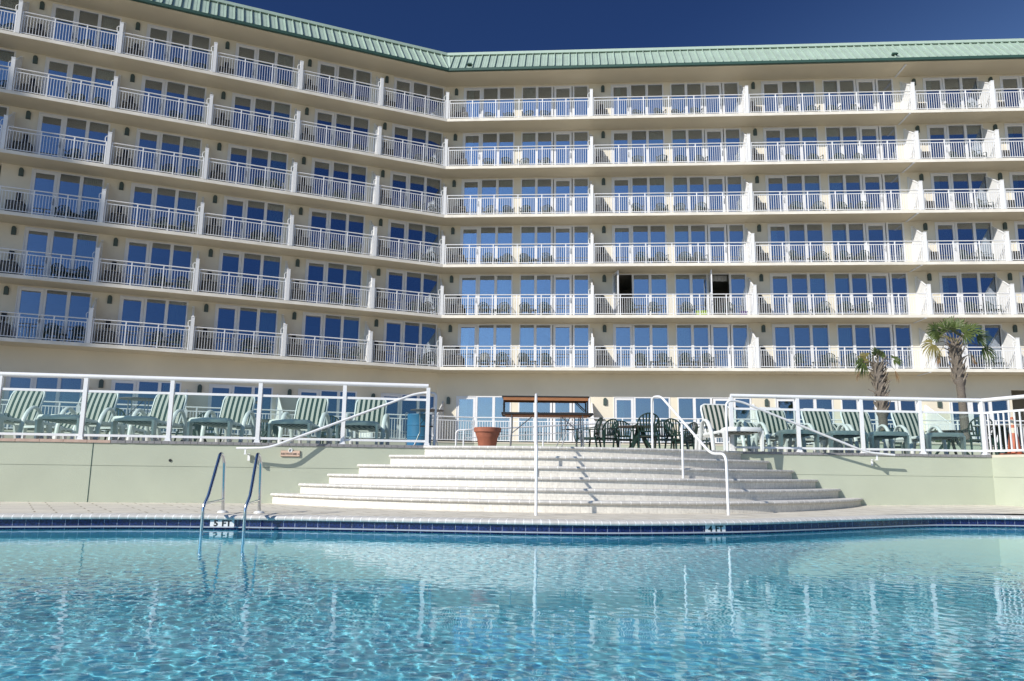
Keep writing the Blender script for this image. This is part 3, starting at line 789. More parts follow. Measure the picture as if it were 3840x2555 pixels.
# ------------------------------------------------------------------ handrails
def bez(pts, k=6, r=.12):
    """round the corners of a 3-D polyline"""
    out = [Vector(pts[0])]
    for i in range(1, len(pts) - 1):
        p0, p1, p2 = map(Vector, pts[i - 1:i + 2]); a = (p0 - p1); b = (p2 - p1); d = min(r, a.length * .45, b.length * .45)
        s0 = p1 + a.normalized() * d; s1 = p1 + b.normalized() * d
        for j in range(k + 1):
            t = j / k; out.append(s0 * (1 - t) ** 2 + p1 * 2 * t * (1 - t) + s1 * t * t)
    out.append(Vector(pts[-1])); return out
def handrail(label, path, posts, brackets=(), rr=.021, pr=.019, cap=.028):
    base = Vector(posts[0][:3]) if posts else Vector(path[0]); o = thing('handrail', label, 'handrail', tuple(base))
    MB().tube([p - base for p in bez(path, 6, .16)], rr, 12).build('rail', WHITE, o, smooth=50)
    for x, y, z0, z1 in posts:
        q = MB().tube([(x - base.x, y - base.y, z0 - base.z - .02), (x - base.x, y - base.y, z1 - base.z)], pr, 12); q.build('post', WHITE, o, smooth=50)
    for x, y, z, dy in brackets:
        q = MB().box(-.02, .02, -.01, dy, -.10, -.085).box(-.02, .02, dy - .012, dy, -.20, -.08).box(-.012, .012, -.012, .012, -.09, 0)
        q.build('bracket', WHITE, o, loc=(x - base.x, y - base.y, z - base.z))
    return o
# centre rail
bx, by = .36, 10.78; tx, ty = .45, 14.1
handrail('straight white handrail running down the middle of the curved steps',
         [(tx, ty, ZT_), (tx, ty, 1.97), (tx - .002, ty - .3, 1.97), (bx + .012, by + .42, .96), (bx + .002, by + .02, .96), (bx, by, 0)], [(.405, 12.55, ZT_ - 4 * RISE + .17, 1.38)])
bx, by = 3.2, 11.5; tx, ty = 2.62, 14.3
handrail('white handrail on the right half of the curved steps, between deck and terrace',
         [(tx, ty, ZT_), (tx, ty, 1.99), (tx + .09, ty - .4, 1.97), (bx - .10, by + .50, .90), (bx - .0, by + .02, .89), (bx, by, 0)], [(2.86, 12.9, .49, 1.40)])
handrail('white handrail mounted on the green wall left of the steps, sloping down to the left',
         [(-1.37, 13.93, ZT_), (-1.36, 13.93, 1.96), (-1.5, 13.88, 1.985), (-1.75, 13.82, 1.94), (-4.08, 13.10, .93), (-4.62, 13.08, .915)], [(-1.385, 13.95, ZT_, 1.2)], [(-4.47, 13.09, .915, .20)])
handrail('white handrail mounted on the green wall right of the steps, sloping down to the right',
         [(3.93, 14.05, ZT_), (3.93, 14.05, 1.92), (4.22, 14.15, 1.92), (6.72, 14.62, 1.03), (7.27, 14.68, .985)], [(3.93, 14.05, ZT_, 1.3)], [(6.93, 14.68, .985, .22)])

# ------------------------------------------------------------------ pool ladder
ld = thing('pool_ladder', 'polished steel pool ladder rails curving from the deck into the water', 'ladder', (-3.6, 10.5, 0))
LB = Vector((-3.6, 10.5, 0))
for xf, xt, xk in ((-3.83, -3.70, -3.745), (-3.345, -3.235, -3.23)):
    p = [(xf, 10.50, 0), (xf + .02, 10.36, .70), (xf + .025, 10.20, .80), (xk + .02, 9.68, .24), (xk, 9.60, .12), (xk, 9.60, -.5), (xk, 9.62, -.9)]
    r = MB().tube([q - LB for q in bez(p, 6, .09)], .021, 14).build('side_rail', CHROME, ld, smooth=60)
    MB().tube([Vector((xf + .005, 10.44, .17)) - LB, Vector((xk + .0, 9.62, .155)) - LB], .016, 10).build('cross_brace', CHROME, r, smooth=60)
    MB().lathe([(0, .03), (.05, .028), (.07, .012), (.072, 0)], xf - LB.x, 0.0, 18).build('floor_flange', TILEW, r, smooth=50)
for z in (-.42, -.68):
    MB().box(-3.78 - LB.x, -3.30 - LB.x, 9.60 - LB.y, 9.69 - LB.y, z, z + .03).build('tread', CHAISE, ld)

# ------------------------------------------------------------------ depth markers and sign
def marker(txt, p, q, label):
    p, q = Vector(p), Vector(q); D = q - p; an = math.atan2(D.y, D.x); L = D.length
    o = thing('depth_marker', label, 'pool marker', (p.x, p.y, -.095), an)
    MB().box(0, L, -.004, .0, -.041, .042).build('tile', TILEW, o)
    for ch, fx in zip(txt, (.24, .68)):
        me = text_mesh(ch, .098, BLK, .0015, .0030); t = obj('lettering', me, o, (L * fx, -.006, -.004)); t.rotation_euler = (math.pi / 2, 0, 0); t.scale = (1.15, 1.0, 1)
def onC(x, d):
    for i in range(len(C) - 1):
        if C[i][0] <= x <= C[i + 1][0]:
            t = (x - C[i][0]) / (C[i + 1][0] - C[i][0]); P_ = offs(C, d); return (P_[i][0] * (1 - t) + P_[i + 1][0] * t, P_[i][1] * (1 - t) + P_[i + 1][1] * t)
marker(['5', 'FT'], onC(-3.76, .026), onC(-3.46, .026), 'white tile depth marker reading 5 FT, beside the steel ladder')
marker(['4', 'FT'], onC(2.50, .026), onC(2.785, .026), 'white tile depth marker reading 4 FT, below the right hand handrail')
sg = thing('restrooms_sign', 'small peach sign reading RESTROOMS on the green wall left of the steps', 'sign', (-3.80, WLs(-3.80), .845), .145)
m_ = MB(); m_.box(-.155, .155, -.03, -.004, -.045, .045); m_.build('board', SIGNM, sg)
m_ = MB(); m_.box(-.162, .162, -.02, -.0, -.052, .052); m_.build('board_edge', PINKP, sg)
m_ = MB(); m_.tube([(0, -.034, .055), (0, -.003, .055)], .036, 20); m_.build('emblem', TILEW, sg)
m_ = MB(); m_.prism([(-.017, .035), (-.004, .028), (.0, .045), (.012, .072), (.006, .078), (-.004, .066), (-.012, .072), (-.02, .055)], 'y', -.037, -.033); m_.build('emblem_bird', SIGNT, sg)
t = obj('lettering', text_mesh('RESTROOMS >', .047, SIGNT, .001, .0004), sg, (0, -.032, -.008)); t.rotation_euler = (math.pi / 2, 0, 0)

# ------------------------------------------------------------------ resin chairs
def chair_pieces():
    P = []
    m_ = MB(); m_.box(-.22, .22, -.22, .20, .405, .43); m_.box(-.22, .22, -.235, -.215, .375, .425); m_.box(-.225, -.205, -.22, .2, .38, .425); m_.box(.205, .225, -.22, .2, .38, .425); P.append(('seat', m_))
    b = MB()
    def bp(x, z): return (x, .20 + (z - .42) * .26 - .05 * (abs(x) / .25) ** 2, z)
    arch = []
    for i in range(17):
        t = math.pi * i / 16; x = -.255 * math.cos(t); z = .66 + .26 * math.sin(t) ** .8; arch.append(bp(x, z))
    rim = [bp(-.20, .44), bp(-.235, .55)] + arch + [bp(.235, .55), bp(.20, .44)]
    b.tube(rim, .021, 6, ell=(1, .8))
    for j in range(-3, 4):
        xb, xt = j * .052, j * .072; zt = .66 + .255 * math.sqrt(max(0, 1 - (xt / .255) ** 2)) ** .9
        zs = [.52 + (zt - .52) * q / 5 for q in range(6)]
        pts = [bp(xb + (xt - xb) * q / 5, zs[q]) for q in range(6)]
        for q in range(5):
            a, c = pts[q], pts[q + 1]; w_ = .017
            n = len(b.v); b.v += [(p[0] + sx, p[1] + sy, p[2]) for p in (a, c) for sy in (-.006, .006) for sx in (-w_, w_)]
            for f in ((0, 1, 5, 4), (2, 6, 7, 3), (0, 4, 6, 2), (1, 3, 7, 5)): b.f.append(tuple(n + k for k in f))
    b.tube([bp(-.21, .51), bp(0, .51), bp(.21, .51)], .02, 6); P.append(('backrest', b))
    for sx in (-1, 1):
        a = MB(); a.tube([bp(sx * .25, .68), (sx * .275, .10, .655), (sx * .28, -.12, .65), (sx * .265, -.245, .635), (sx * .262, -.255, .60)], .022, 6, ell=(1.3, .6)); P.append(('armrest', a))
    for sx in (-1, 1):
        a = MB(); a.tube([(sx * .262, -.255, .62), (sx * .25, -.245, .42), (sx * .275, -.285, 0)], [.021, .026, .018], 6); P.append(('leg', a))
        a = MB(); a.tube([(sx * .225, .20, .46), (sx * .245, .28, 0)], [.028, .018], 6); P.append(('leg', a))
    return P
def merge(pieces):
    m_ = MB()
    for _, p in pieces:
        n = len(m_.v); m_.v += p.v; m_.f += [tuple(n + k for k in f) for f in p.f]
    return m_
CP = chair_pieces()
def chair_proto():
    t = thing('resin_chair', 'x', 'chair')
    for nm, p in CP: p.build(nm, RESIN, t, smooth=40)
    KIDS[t.name] = [o for o in COL.objects if o.parent == t]; return t
chairP = chair_proto()
chairM = merge(CP).build('resin_chair', RESIN, smooth=40); tag(chairM, 'x', 'chair'); KIDS[chairM.name] = []
ROW = ['ground', 'lowest', 'second lowest', 'third lowest', 'third highest', 'second highest', 'top']
NTH = ['first', 'second', 'third', 'fourth', 'fifth', 'sixth']
rc = random.Random(11)
def side_table():
    t = thing('side_table', 'x', 'table'); MB().cyl(0, 0, .38, .41, .23, 20).build('tabletop', RESIN, t, smooth=40)
    for a in range(4):
        an = math.pi / 4 + a * math.pi / 2; MB().tube([(.15 * math.cos(an), .15 * math.sin(an), .38), (.19 * math.cos(an), .19 * math.sin(an), 0)], .018, 6).build('leg', RESIN, t)
    KIDS[t.name] = [o for o in COL.objects if o.parent == t]; return t
sideP = side_table()
def ac_unit():
    t = thing('condenser_unit', 'x', 'air conditioner'); b = MB(); b.box(-.33, .33, -.26, .26, .05, .70); b.box(-.30, .30, -.22, .22, 0, .05); b.build('cabinet', ACM, t)
    g = MB()
    for i in range(13): g.box(-.29, .29, -.272, -.262, .10 + i * .043, .122 + i * .043)
    g.build('louvre', ACT, t); MB().lathe([(.0, .72), (.2, .72), (.22, .70)], 0, 0, 18).build('fan_guard', BLK, t); KIDS[t.name] = [o for o in COL.objects if o.parent == t]; return t
acP = ac_unit()
q = MB(); q.box(-.09, .09, -.09, 0, .93, 1.30); q.tube([(0, -.03, .93), (0, -.03, .6)], .02, 6); SWB = q.mesh('switch_box', BLK)
bays = [('P', k, -TP[k + 1], (2.45, 3.4), 'left') for k in range(6)] + [('Q', 0, 0, (2.2, 3.2, 4.2, 5.25), 'right'), ('Q', 1, TQ[1], (2.5, 3.75, 4.75, 5.75), 'right'), ('Q', 2, TQ[2], (2.45, 3.75, 4.85, 5.9), 'right'), ('Q', 3, TQ[3], (2.5, 3.4), 'right'), ('Q', 4, TQ[4], (), 'right')]
for wing, k, u0, xs, side in bays:
    a = A if wing == 'P' else B
    for fl in range(1, 7):
        if wing == 'P' and k == 5 and fl in (1, 2, 3): continue
        where = f'{ROW[fl]} balcony row, {NTH[k]} balcony {side} of the corner'
        place(acP, wp(wing, u0 + .58 + (.1 if wing == 'Q' and k == 0 else 0), .92, ZF[fl]), a + rc.uniform(-.05, .05), f'dark air conditioning unit, {where}', 'air conditioning units on the balconies')
        obj('switch_box', SWB, hotel, wp(wing, u0 + .58 + (.1 if wing == 'Q' and k == 0 else 0), DEP, ZF[fl]) - HB, a)
        posn = ('left one', 'right one') if len(xs) == 2 else ('first from left', 'second from left', 'third from left', 'fourth from left')
        for i, x in enumerate(xs):
            if wing == 'Q' and k == 1 and fl == 2: x = (2.05, 3.25, 4.95, 7.1)[i]
            if fl == 6 and wing == 'P' and rc.random() < .12: continue
            dx, dy, dr = rc.uniform(-.13, .13), rc.uniform(-.1, .1), rc.uniform(-.35, .35) + (.55 if (wing == 'Q' and k == 3) else 0)
            place(chairP if fl <= 2 else chairM, wp(wing, u0 + x + dx, .86 + dy, ZF[fl]), a + dr, f'green resin chair, {where}, {posn[i]}', 'green resin chairs on the balconies')
        if fl <= 3:
            for i in range(0, len(xs), 2):
                if wing == 'Q' and k == 1 and fl == 2: continue
                extra = '' if len(xs) == 2 else (', left pair' if i == 0 else ', right pair')
                place(sideP, wp(wing, u0 + (xs[i] + xs[i + 1]) / 2 + rc.uniform(-.05, .05), .75, ZF[fl]), a, f'low dark table, {where}{extra}', 'low side tables between the balcony chairs')
def bin_(name, label, m_, u, w_, h_):
    t = thing(name, label, 'bin', tuple(wp('Q', u, .7, ZF[2])), B); q = MB()
    q.prism([(-w_ / 2 * .9, 0), (w_ / 2 * .9, 0), (w_ / 2, h_), (-w_ / 2, h_)], 'y', -.16, .16); q.build('tub', m_, t)
    MB().box(-w_ / 2 - .02, w_ / 2 + .02, -.18, .18, h_, h_ + .03).build('rim', m_, t)
bin_('beach_bin', 'lime green tub on the balcony floor beside the open door', LIME, TQ[1] + 5.6, .55, .30)
bin_('beach_bin', 'purple tub on the balcony floor by the right hand divider', PURPLE, TQ[1] + 7.72, .32, .26)

# ------------------------------------------------------------------ sun loungers
def lounger(ang, name):
    t = thing(name, 'x', 'sun lounger'); g = []
    hy, hz_ = 1.16, .36
    f = MB()
    for sx in (-1, 1): f.tube([(sx * .31, .10, .37), (sx * .31, hy, .35), (sx * .31, 1.80, .34)], .028, 8, ell=(.7, 1.1))
    for y in (.5, .95, 1.5, 1.8): f.box(-.31, .31, y - .02, y + .02, .315, .345)
    f.build('frame', CHAISE, t, smooth=50)
    e = MB(); e.tube([(-.37, .20, .36), (-.365, .05, .385), (-.30, -.01, .395), (0, -.02, .40), (.30, -.01, .395), (.365, .05, .385), (.37, .20, .36)], .036, 8, ell=(.55, 1.25)); e.box(-.33, .33, .0, .10, .375, .39); e.build('foot_rail', CHAISE, t, smooth=50)
    for sx in (-1, 1):
        l = MB(); l.prism([(.0, .38), (.14, .38), (.10, 0), (.03, 0)], 'x', sx * .36 - .02, sx * .36 + .02); l.build('leg', CHAISE, t)
        l = MB(); l.prism([(1.55, .34), (1.70, .34), (1.75, 0), (1.66, 0)], 'x', sx * .31 - .02, sx * .31 + .02); l.build('leg', CHAISE, t)
        arm = MB(); pts = []
        for i in range(13):
            q = i / 12; an = math.pi * q; pts.append((sx * (.36 + .02 * math.sin(an)), .62 + .72 * q - .04 * math.sin(2 * an), .02 + .60 * math.sin(an) ** .72))
        arm.tube(pts, .04, 8, ell=(.75, 1.0)); arm.build('armrest', CHAISE, t, smooth=50)
    ca, sa = math.cos(ang), math.sin(ang)
    def bk(x, d, n=0): return (x, hy + d * ca + n * sa, hz_ + d * sa - n * ca)
    bf = MB(); L = .665
    bf.tube([bk(-.29, 0), bk(-.30, L - .12), bk(-.285, L - .04), bk(-.22, L), bk(.22, L), bk(.285, L - .04), bk(.30, L - .12), bk(.29, 0)], .022, 8); bf.build('backrest_frame', CHAISE, t, smooth=50)
    sl = MB(); n = 7; 
    for i in range(n + 1):
        d = L * .975 * i / n; sag = -.018 - .02 * math.sin(math.pi * i / n); wd = .285 if i < n else .25
        for x in np.linspace(-wd, wd, 7): sl.v.append(bk(float(x), d, sag - .008 * (1 - (x / .285) ** 2)))
    for i in range(n):
        for j in range(6): a = i * 7 + j; sl.f.append((a, a + 1, a + 8, a + 7))
    m0 = len(sl.v)
    sl.v += [(v[0], v[1] + .02 * sa, v[2] - .02 * ca) for v in sl.v[:m0]]; sl.f += [tuple(m0 + k for k in f_[::-1]) for f_ in sl.f[:]]
    for rng_ in ([i * 7 for i in range(n + 1)], [i * 7 + 6 for i in range(n + 1)]):
        for a, b in zip(rng_[:-1], rng_[1:]): sl.f.append((a, b, m0 + b, m0 + a))
    sl.build('backrest', STRIPE, t, smooth=40)
    se = MB()
    for i in range(6):
        y = .06 + (hy - .02) * i / 5; z = .372 - .02 * math.sin(math.pi * i / 5)
        for x in (-.285, .285): se.v.append((x, y, z))
    for i in range(5): se.f.append((2 * i, 2 * i + 1, 2 * i + 3, 2 * i + 2))
    m0 = len(se.v); se.v += [(v[0], v[1], v[2] - .03) for v in se.v[:m0]]; se.f += [tuple(m0 + k for k in f_[::-1]) for f_ in se.f[:]]
    for i in range(5): se.f += [(2 * i, 2 * i + 2, m0 + 2 * i + 2, m0 + 2 * i), (2 * i + 1, 2 * i + 3, m0 + 2 * i + 3, m0 + 2 * i + 1)]
    se.build('seat', STRIPE, t, smooth=40)
    sy = MB()
    for sx in (-1, 1): sy.tube([bk(sx * .2, .45, .03), (sx * .2, hy + .45 * ca + .28, .35)], .012, 6)
    sy.build('support_stay', CHAISE, t)
    KIDS[t.name] = [o for o in COL.objects if o.parent == t]; return t
LU, LR = lounger(R_(66), 'sun_lounger'), lounger(R_(42), 'sun_lounger')
GL, GR = 'striped loungers behind the left glass railing', 'striped loungers behind the right glass railing'
def at(px, Y):   # plan position for an image column (full-size photo pixels) at distance Y
    return (px - 1920) / 2881 * (Y * .986 + .0) + .0
nl = ['at the far left edge', 'second from the left edge', 'third from the left edge', 'fourth from the left edge', 'second from the steps', 'nearest the steps']
for i, (px, d, rz) in enumerate(((130, .62, .03), (397, .62, .0), (648, .60, -.02), (903, .62, -.02), (1172, .60, -.04), (1400, .60, .0))):
    x = at(px, 14.6 if i > 2 else 14.2); yb = WLs(x) + .42; x = (px - 1920) / 2881 * (yb + 1.5)
    place(LU, (x, yb, ZT_), rz, f'green striped lounger in the left front row, {nl[i]}', GL)
nr = ['nearest the steps', 'second from the steps', 'third from the steps', 'farthest from the steps']
for i, (px, rz) in enumerate(((2890, .07), (3060, .08), (3200, .05), (3395, .08))):
    yb = 15.0 + .12 * i; x = (px - 1920) / 2881 * (yb + 1.45)
    if i == 3: yb -= .0
    place(LU, (x + .08, yb, ZT_), rz, f'green striped lounger in the right front row, {nr[i]}', GR)
place(LU, ((2700 - 1920) / 2881 * 15.6 + .12, 14.35, ZT_), .12, 'white framed striped lounger standing clear of the glass beside the right handrail', 'striped loungers at the top of the steps')
for i, (px, nm) in enumerate(((310, 'behind the second front row lounger'), (565, 'behind the third front row lounger'))):
    yb = 16.6; place(LR, ((px - 1920) / 2881 * (yb + 1.5), yb, ZT_), .05, f'lower reclined striped lounger in the left back row, {nm}', GL)
for i, (px, nm) in enumerate(((2812, 'nearest the steps'), (2962, 'in the middle'), (3128, 'farthest from the steps'))):
    yb = 17.2; place(LR, ((px - 1920) / 2881 * (yb + 1.5), yb, ZT_), .08, f'lower reclined striped lounger in the right back row, {nm}', GR)

# ------------------------------------------------------------------ terrace tables and chairs
def tchair(px, top, rz, label, group='green resin chairs on the terrace', base=ZT_):
    """top: image row of the chair's top edge"""
    hor = 1766 + (px - 1920) * .013; Y = 2881 * (base - .6 + .92) / (hor - top)
    return place(chairP, ((px - 1920) / 2881 * Y, Y, base), rz, label, group)
tchair(2212, 1571, -1.9, 'green resin chair turned sideways, beside the right end of the folding tables')
tchair(2268, 1573, -.9, 'green resin chair seen at an angle, left of the round table')
tchair(2345, 1580, .2, 'green resin chair on the far side of the round table, to the left')
tchair(2426, 1557, 3.2, 'large looking green resin chair in front of the round table, its back to the pool')
tchair(2494, 1578, -.15, 'green resin chair on the far side of the round table, to the right')
tchair(2545, 1577, 2.3, 'green resin chair behind the right handrail, turned to the round table')
tchair(2568, 1590, -2.4, 'green resin chair tight behind the handrail chair, right of the round table')
tchair(2625, 1600, -.5, 'green resin chair half hidden by the white framed lounger')
tchair(2590, 1612, 0.3, 'small looking green resin chair far back between handrail and lounger')
tchair(472, 1538, 2.9, 'green resin chair under the first tall bar table, behind the left loungers')
tchair(720, 1556, 1.6, 'green resin chair seen side on between the third and fourth front loungers')
tchair(793, 1556, 3.3, 'green resin chair seen from behind left of the fourth front lounger')
tchair(1252, 1567, 3.2, 'green resin chair seen from behind between the two loungers nearest the steps')
tchair(1015, 1585, 3.0, 'green resin chair under the second tall bar table')
tchair(3665, 1572, 2.9, 'green resin chair behind the right end of the glass railing')
tchair(3735, 1590, -2.5, 'green resin chair behind the picket railing, left of the orange cone')
tchair(3345, 1612, 2.6, 'green resin chair partly hidden behind the last right hand lounger')

def round_table(name, label, x, y, d, h, m_top, style, group=None, rz=0., base=ZT_):
    t = thing(name, label, 'table', (x, y, base), rz, group)
    q = MB().lathe([(0, h - .02), (d / 2 - .01, h - .02), (d / 2, h - .01), (d / 2 - .005, h), (0, h)], n=36); q.build('tabletop', m_top, t, smooth=40)
    if style == 'resin':
        for a in range(4):
            an = math.pi / 4 + a * math.pi / 2; c, s = math.cos(an), math.sin(an)
            MB().tube([(.06 * c, .06 * s, h - .03), (.16 * c, .16 * s, h * .55), (.40 * d * c, .40 * d * s, 0)], [.05, .04, .03], 6).build('leg', RESIN, t, smooth=50)
    else:
        for sx in (-1, 1):
            for sy in (-1, 1):
                MB().tube(bez([(sx * .17, sy * .13, h - .03), (sx * .15, sy * .13, h * .45), (sx * .30, sy * .20, .05), (sx * .30, sy * .20, 0)], 4, .05), .012, 8).build('leg', GALV, t, smooth=50)
        b = MB(); b.tube([(-.16, -.13, h * .6), (.16, -.13, h * .6)], .008, 6); b.tube([(-.16, .13, h * .6), (.16, .13, h * .6)], .008, 6); b.tube([(-.16, -.13, h * .62), (0.05, .1, h - .05)], .008, 6); b.build('brace', TBLK, t)
    return t
GT = 'tall folding bar tables'
round_table('bar_table', 'tall round bar table between the second and third left loungers', (523 - 1920) / 2881 * 16.2, 16.2, .78, .98, TTOP, 'fold', GT, .2)
round_table('bar_table', 'tall round bar table partly hidden by the fourth left lounger', (911 - 1920) / 2881 * 16.4, 16.4, .82, .97, TTOP, 'fold', GT, -.1)
round_table('bar_table', 'tall round bar table behind the blue drum by the end of the left railing', (1606 - 1920) / 2881 * 17.8, 17.8, .78, .94, TTOP, 'fold', GT, .1)
round_table('garden_table', 'round table with green legs among the green chairs at the top of the steps', (2402 - 1920) / 2881 * 19.6, 19.6, 1.2, .73, TTOP, 'resin')
round_table('garden_table', 'low green round table between the third and fourth left loungers', (742 - 1920) / 2881 * 18.4, 18.4, .95, .70, RESIN, 'resin')
round_table('garden_table', 'low green round table behind the two left loungers nearest the steps', (1030 - 1920) / 2881 * 18.6, 18.6, 1.1, .70, RESIN, 'resin')
round_table('garden_table', 'dark round table behind the right end of the glass railing', (3560 - 1920) / 2881 * 19.0, 19.0, 1.1, .68, TBLK, 'resin')
round_table('garden_table', 'white topped table behind the picket railing beside the orange cone', (3750 - 1920) / 2881 * 17.5, 17.5, 1.1, .74, CHAISE, 'resin')

# folding banquet tables at the top of the steps
fx, fy = (2050 - 1920) / 2881 * 16 + .02, 16.0
t = thing('folding_table', 'long brown topped folding table on steel legs at the top of the steps', 'table', (fx, fy, ZT_), -.02)
W_ = .92
q = MB(); q.box(-W_, W_, -.38, .38, .735, .755); q.build('tabletop', TTOP, t)
q = MB(); q.box(-W_, W_, -.39, -.38, .715, .757); q.box(-W_, W_, .38, .39, .715, .757); q.box(-W_ - .01, -W_, -.39, .39, .715, .757); q.box(W_, W_ + .01, -.39, .39, .715, .757); q.build('edge_band', TBLK, t)
q = MB(); q.box(-W_ + .06, W_ - .06, -.30, .30, .700, .733); q.build('underside_rails', WOOD, t)
for sx in (-1, 1):
    for sy in (-1, 1):
        x = sx * .72; q = MB(); q.tube([(x, sy * .30, .71), (x, sy * .30, .45), (x + sx * .03, sy * .28, 0)], .014, 8); q.build('leg', GALV, t, smooth=50)
    q = MB(); q.tube([(sx * .72, 0, .35), (sx * .30, 0, .70)], .010, 6); q.tube([(sx * .72, -.3, .35), (sx * .72, .3, .35)], .010, 6); q.build('brace', GALV, t)
t = thing('folding_table', 'upturned wood edged table with black folding legs standing on the brown folding table', 'table', (fx - .03, fy + .02, ZT_ + .757), -.02)
q = MB(); q.box(-.90, .90, -.30, .30, .325, .345); q.build('tabletop', TBLK, t)
q = MB(); q.box(-.87, .87, -.285, -.265, .255, .324); q.box(-.87, .87, .265, .285, .255, .324); q.box(-.87, -.85, -.265, .265, .255, .324); q.box(.85, .87, -.265, .265, .255, .324); q.build('wood_apron', WOOD, t)
for sx in (-1, 1):
    for sy in (-1, 1): MB().tube([(sx * .86, sy * .25, .255), (sx * .86, sy * .25, .01)], .016, 8).build('leg', TBLK, t, smooth=50)
q = MB(); q.tube([(.84, -.22, .03), (.60, -.22, .26)], .012, 6); q.tube([(.80, -.18, .03), (.57, -.18, .26)], .008, 6); q.build('brace', TBLK, t)
t = round_table('banquet_table', 'round folding table on branched steel legs behind the long folding tables', (2140 - 1920) / 2881 * 17.6, 17.6, 1.1, .875, TTOP, 'fold', None, .3)

# terracotta pot, blue drum, traffic cone
t = thing('flower_pot', 'large empty terracotta pot with a thick rim at the top of the steps', 'pot', ((1833 - 1920) / 2881 * 14.4, 14.4, ZT_))
MB().lathe([(0, .002), (.155, .002), (.165, .02), (.195, .18), (.20, .185), (.205, .20), (.232, .285), (.21, .285), (.19, .27), (.15, .06), (0, .05)], n=36).build('bowl', TERRA, t, smooth=35)
MB().lathe([(.232, .285), (.250, .285), (.258, .36), (.248, .368), (.215, .368), (.208, .285), (.232, .285)], n=36).build('rim', TERRA, t, smooth=35)
t = thing('blue_drum', 'blue plastic drum bin at the end of the left glass railing', 'bin', ((1579 - 1920) / 2881 * 18.4, 18.4, ZT_))
MB().lathe([(0, .06), (.26, .06), (.285, .10), (.29, .34), (.298, .35), (.298, .37), (.29, .38), (.292, .60), (.30, .61), (.30, .63), (.292, .64), (.29, .84), (.30, .86), (.29, .88), (.27, .88), (.265, .80), (0, .3)], n=36).build('barrel', BLUE, t, smooth=35)
q = MB(); q.tube(bez([(-.30, -.02, .15), (-.34, -.02, .5), (-.33, -.02, .92), (-.27, -.02, .90)], 4, .05), .012, 6); q.build('handle', GALV, t)
for a in range(4):
    an = a * math.pi / 2 + .6; MB().tube([(.2 * math.cos(an) - .02, .2 * math.sin(an), .035), (.2 * math.cos(an) + .02, .2 * math.sin(an), .035)], .035, 12).build('caster', BLK, t)
t = thing('traffic_cone', 'orange traffic cone with pale bands behind the right hand pickets', 'traffic cone', ((3795 - 1920) / 2881 * 14.9, 14.9, ZT_))
MB().box(-.19, .19, -.19, .19, 0, .035).build('base', ORANGE, t)
def cone_band(nm, z0, z1, m_): 
    r = lambda z: .13 - .105 * z / .72
    MB().lathe([(r(z0), z0), (r(z1), z1)], n=24).build(nm, m_, t, smooth=40)
cone_band('cone_body', .035, .42, ORANGE); cone_band('pale_band', .42, .52, CREAM); cone_band('cone_body', .52, .58, ORANGE); cone_band('pale_band', .58, .68, CREAM); cone_band('cone_tip', .68, .73, ORANGE)

# ramp handrail seen between the steps and the patio
t = thing('ramp_railing', 'low white ramp railing rising to the right in front of the patio wall', 'railing', (-1.4, 20.5, ZT_))
q = MB(); q.tube(bez([(-.05, 0, 0), (-.05, 0, .62), (.25, 0, .64), (4.6, 2.2, 1.02), (8, 3.0, 1.06)], 4, .1), .022, 8); q.build('rail', WHITE, t, smooth=50)
for i, (x, y, z) in enumerate(((.15, 0, .63), (2.3, 1.03, .80), (4.6, 2.2, 1.0), (6.5, 2.65, 1.03))):
    MB().tube([(x, y, 0), (x, y, z)], .022, 8).build('post', WHITE, t, smooth=50)
q = MB(); q.tube([(.15, 0, .42), (2.3, 1.03, .60), (4.6, 2.2, .8), (8, 3.0, .86)], .012, 6); q.build('lower_rail', WHITE, t)

# ------------------------------------------------------------------ palms
def fan(mb, o, d, up, rad, nb, spread, droop, width=.022):
    """one fan leaf: narrow blades radiating from a hub o, main axis d"""
    d = d.normalized(); side = d.cross(up).normalized(); nrm = side.cross(d).normalized()
    for i in range(nb):
        a = spread * (i / (nb - 1) - .5) * 2 + rp.uniform(-.05, .05); L = rad * (1 - .25 * (abs(a) / spread) ** 2) * rp.uniform(.85, 1.08)
        v = d * math.cos(a) + side * math.sin(a); w_ = v.cross(nrm).normalized() * width
        fold = nrm * rp.uniform(-.05, .10)
        p0 = o + v * .05; p1 = o + v * L * .5 + fold * L - Vector((0, 0, droop * L * .12)); p2 = o + v * L * .82 + fold * L * 1.1 - Vector((0, 0, droop * L * .38)); p3 = o + v * L * .97 + fold * L - Vector((0, 0, droop * L * .75))
        n = len(mb.v); mb.v += [tuple(p) for p in (p0 - w_ * .35, p0 + w_ * .35, p1 - w_, p1 + w_, p2 - w_ * .7, p2 + w_ * .7, p3)]
        mb.f += [(n, n + 1, n + 3, n + 2), (n + 2, n + 3, n + 5, n + 4), (n + 4, n + 5, n + 6)]
rp = random.Random(21)
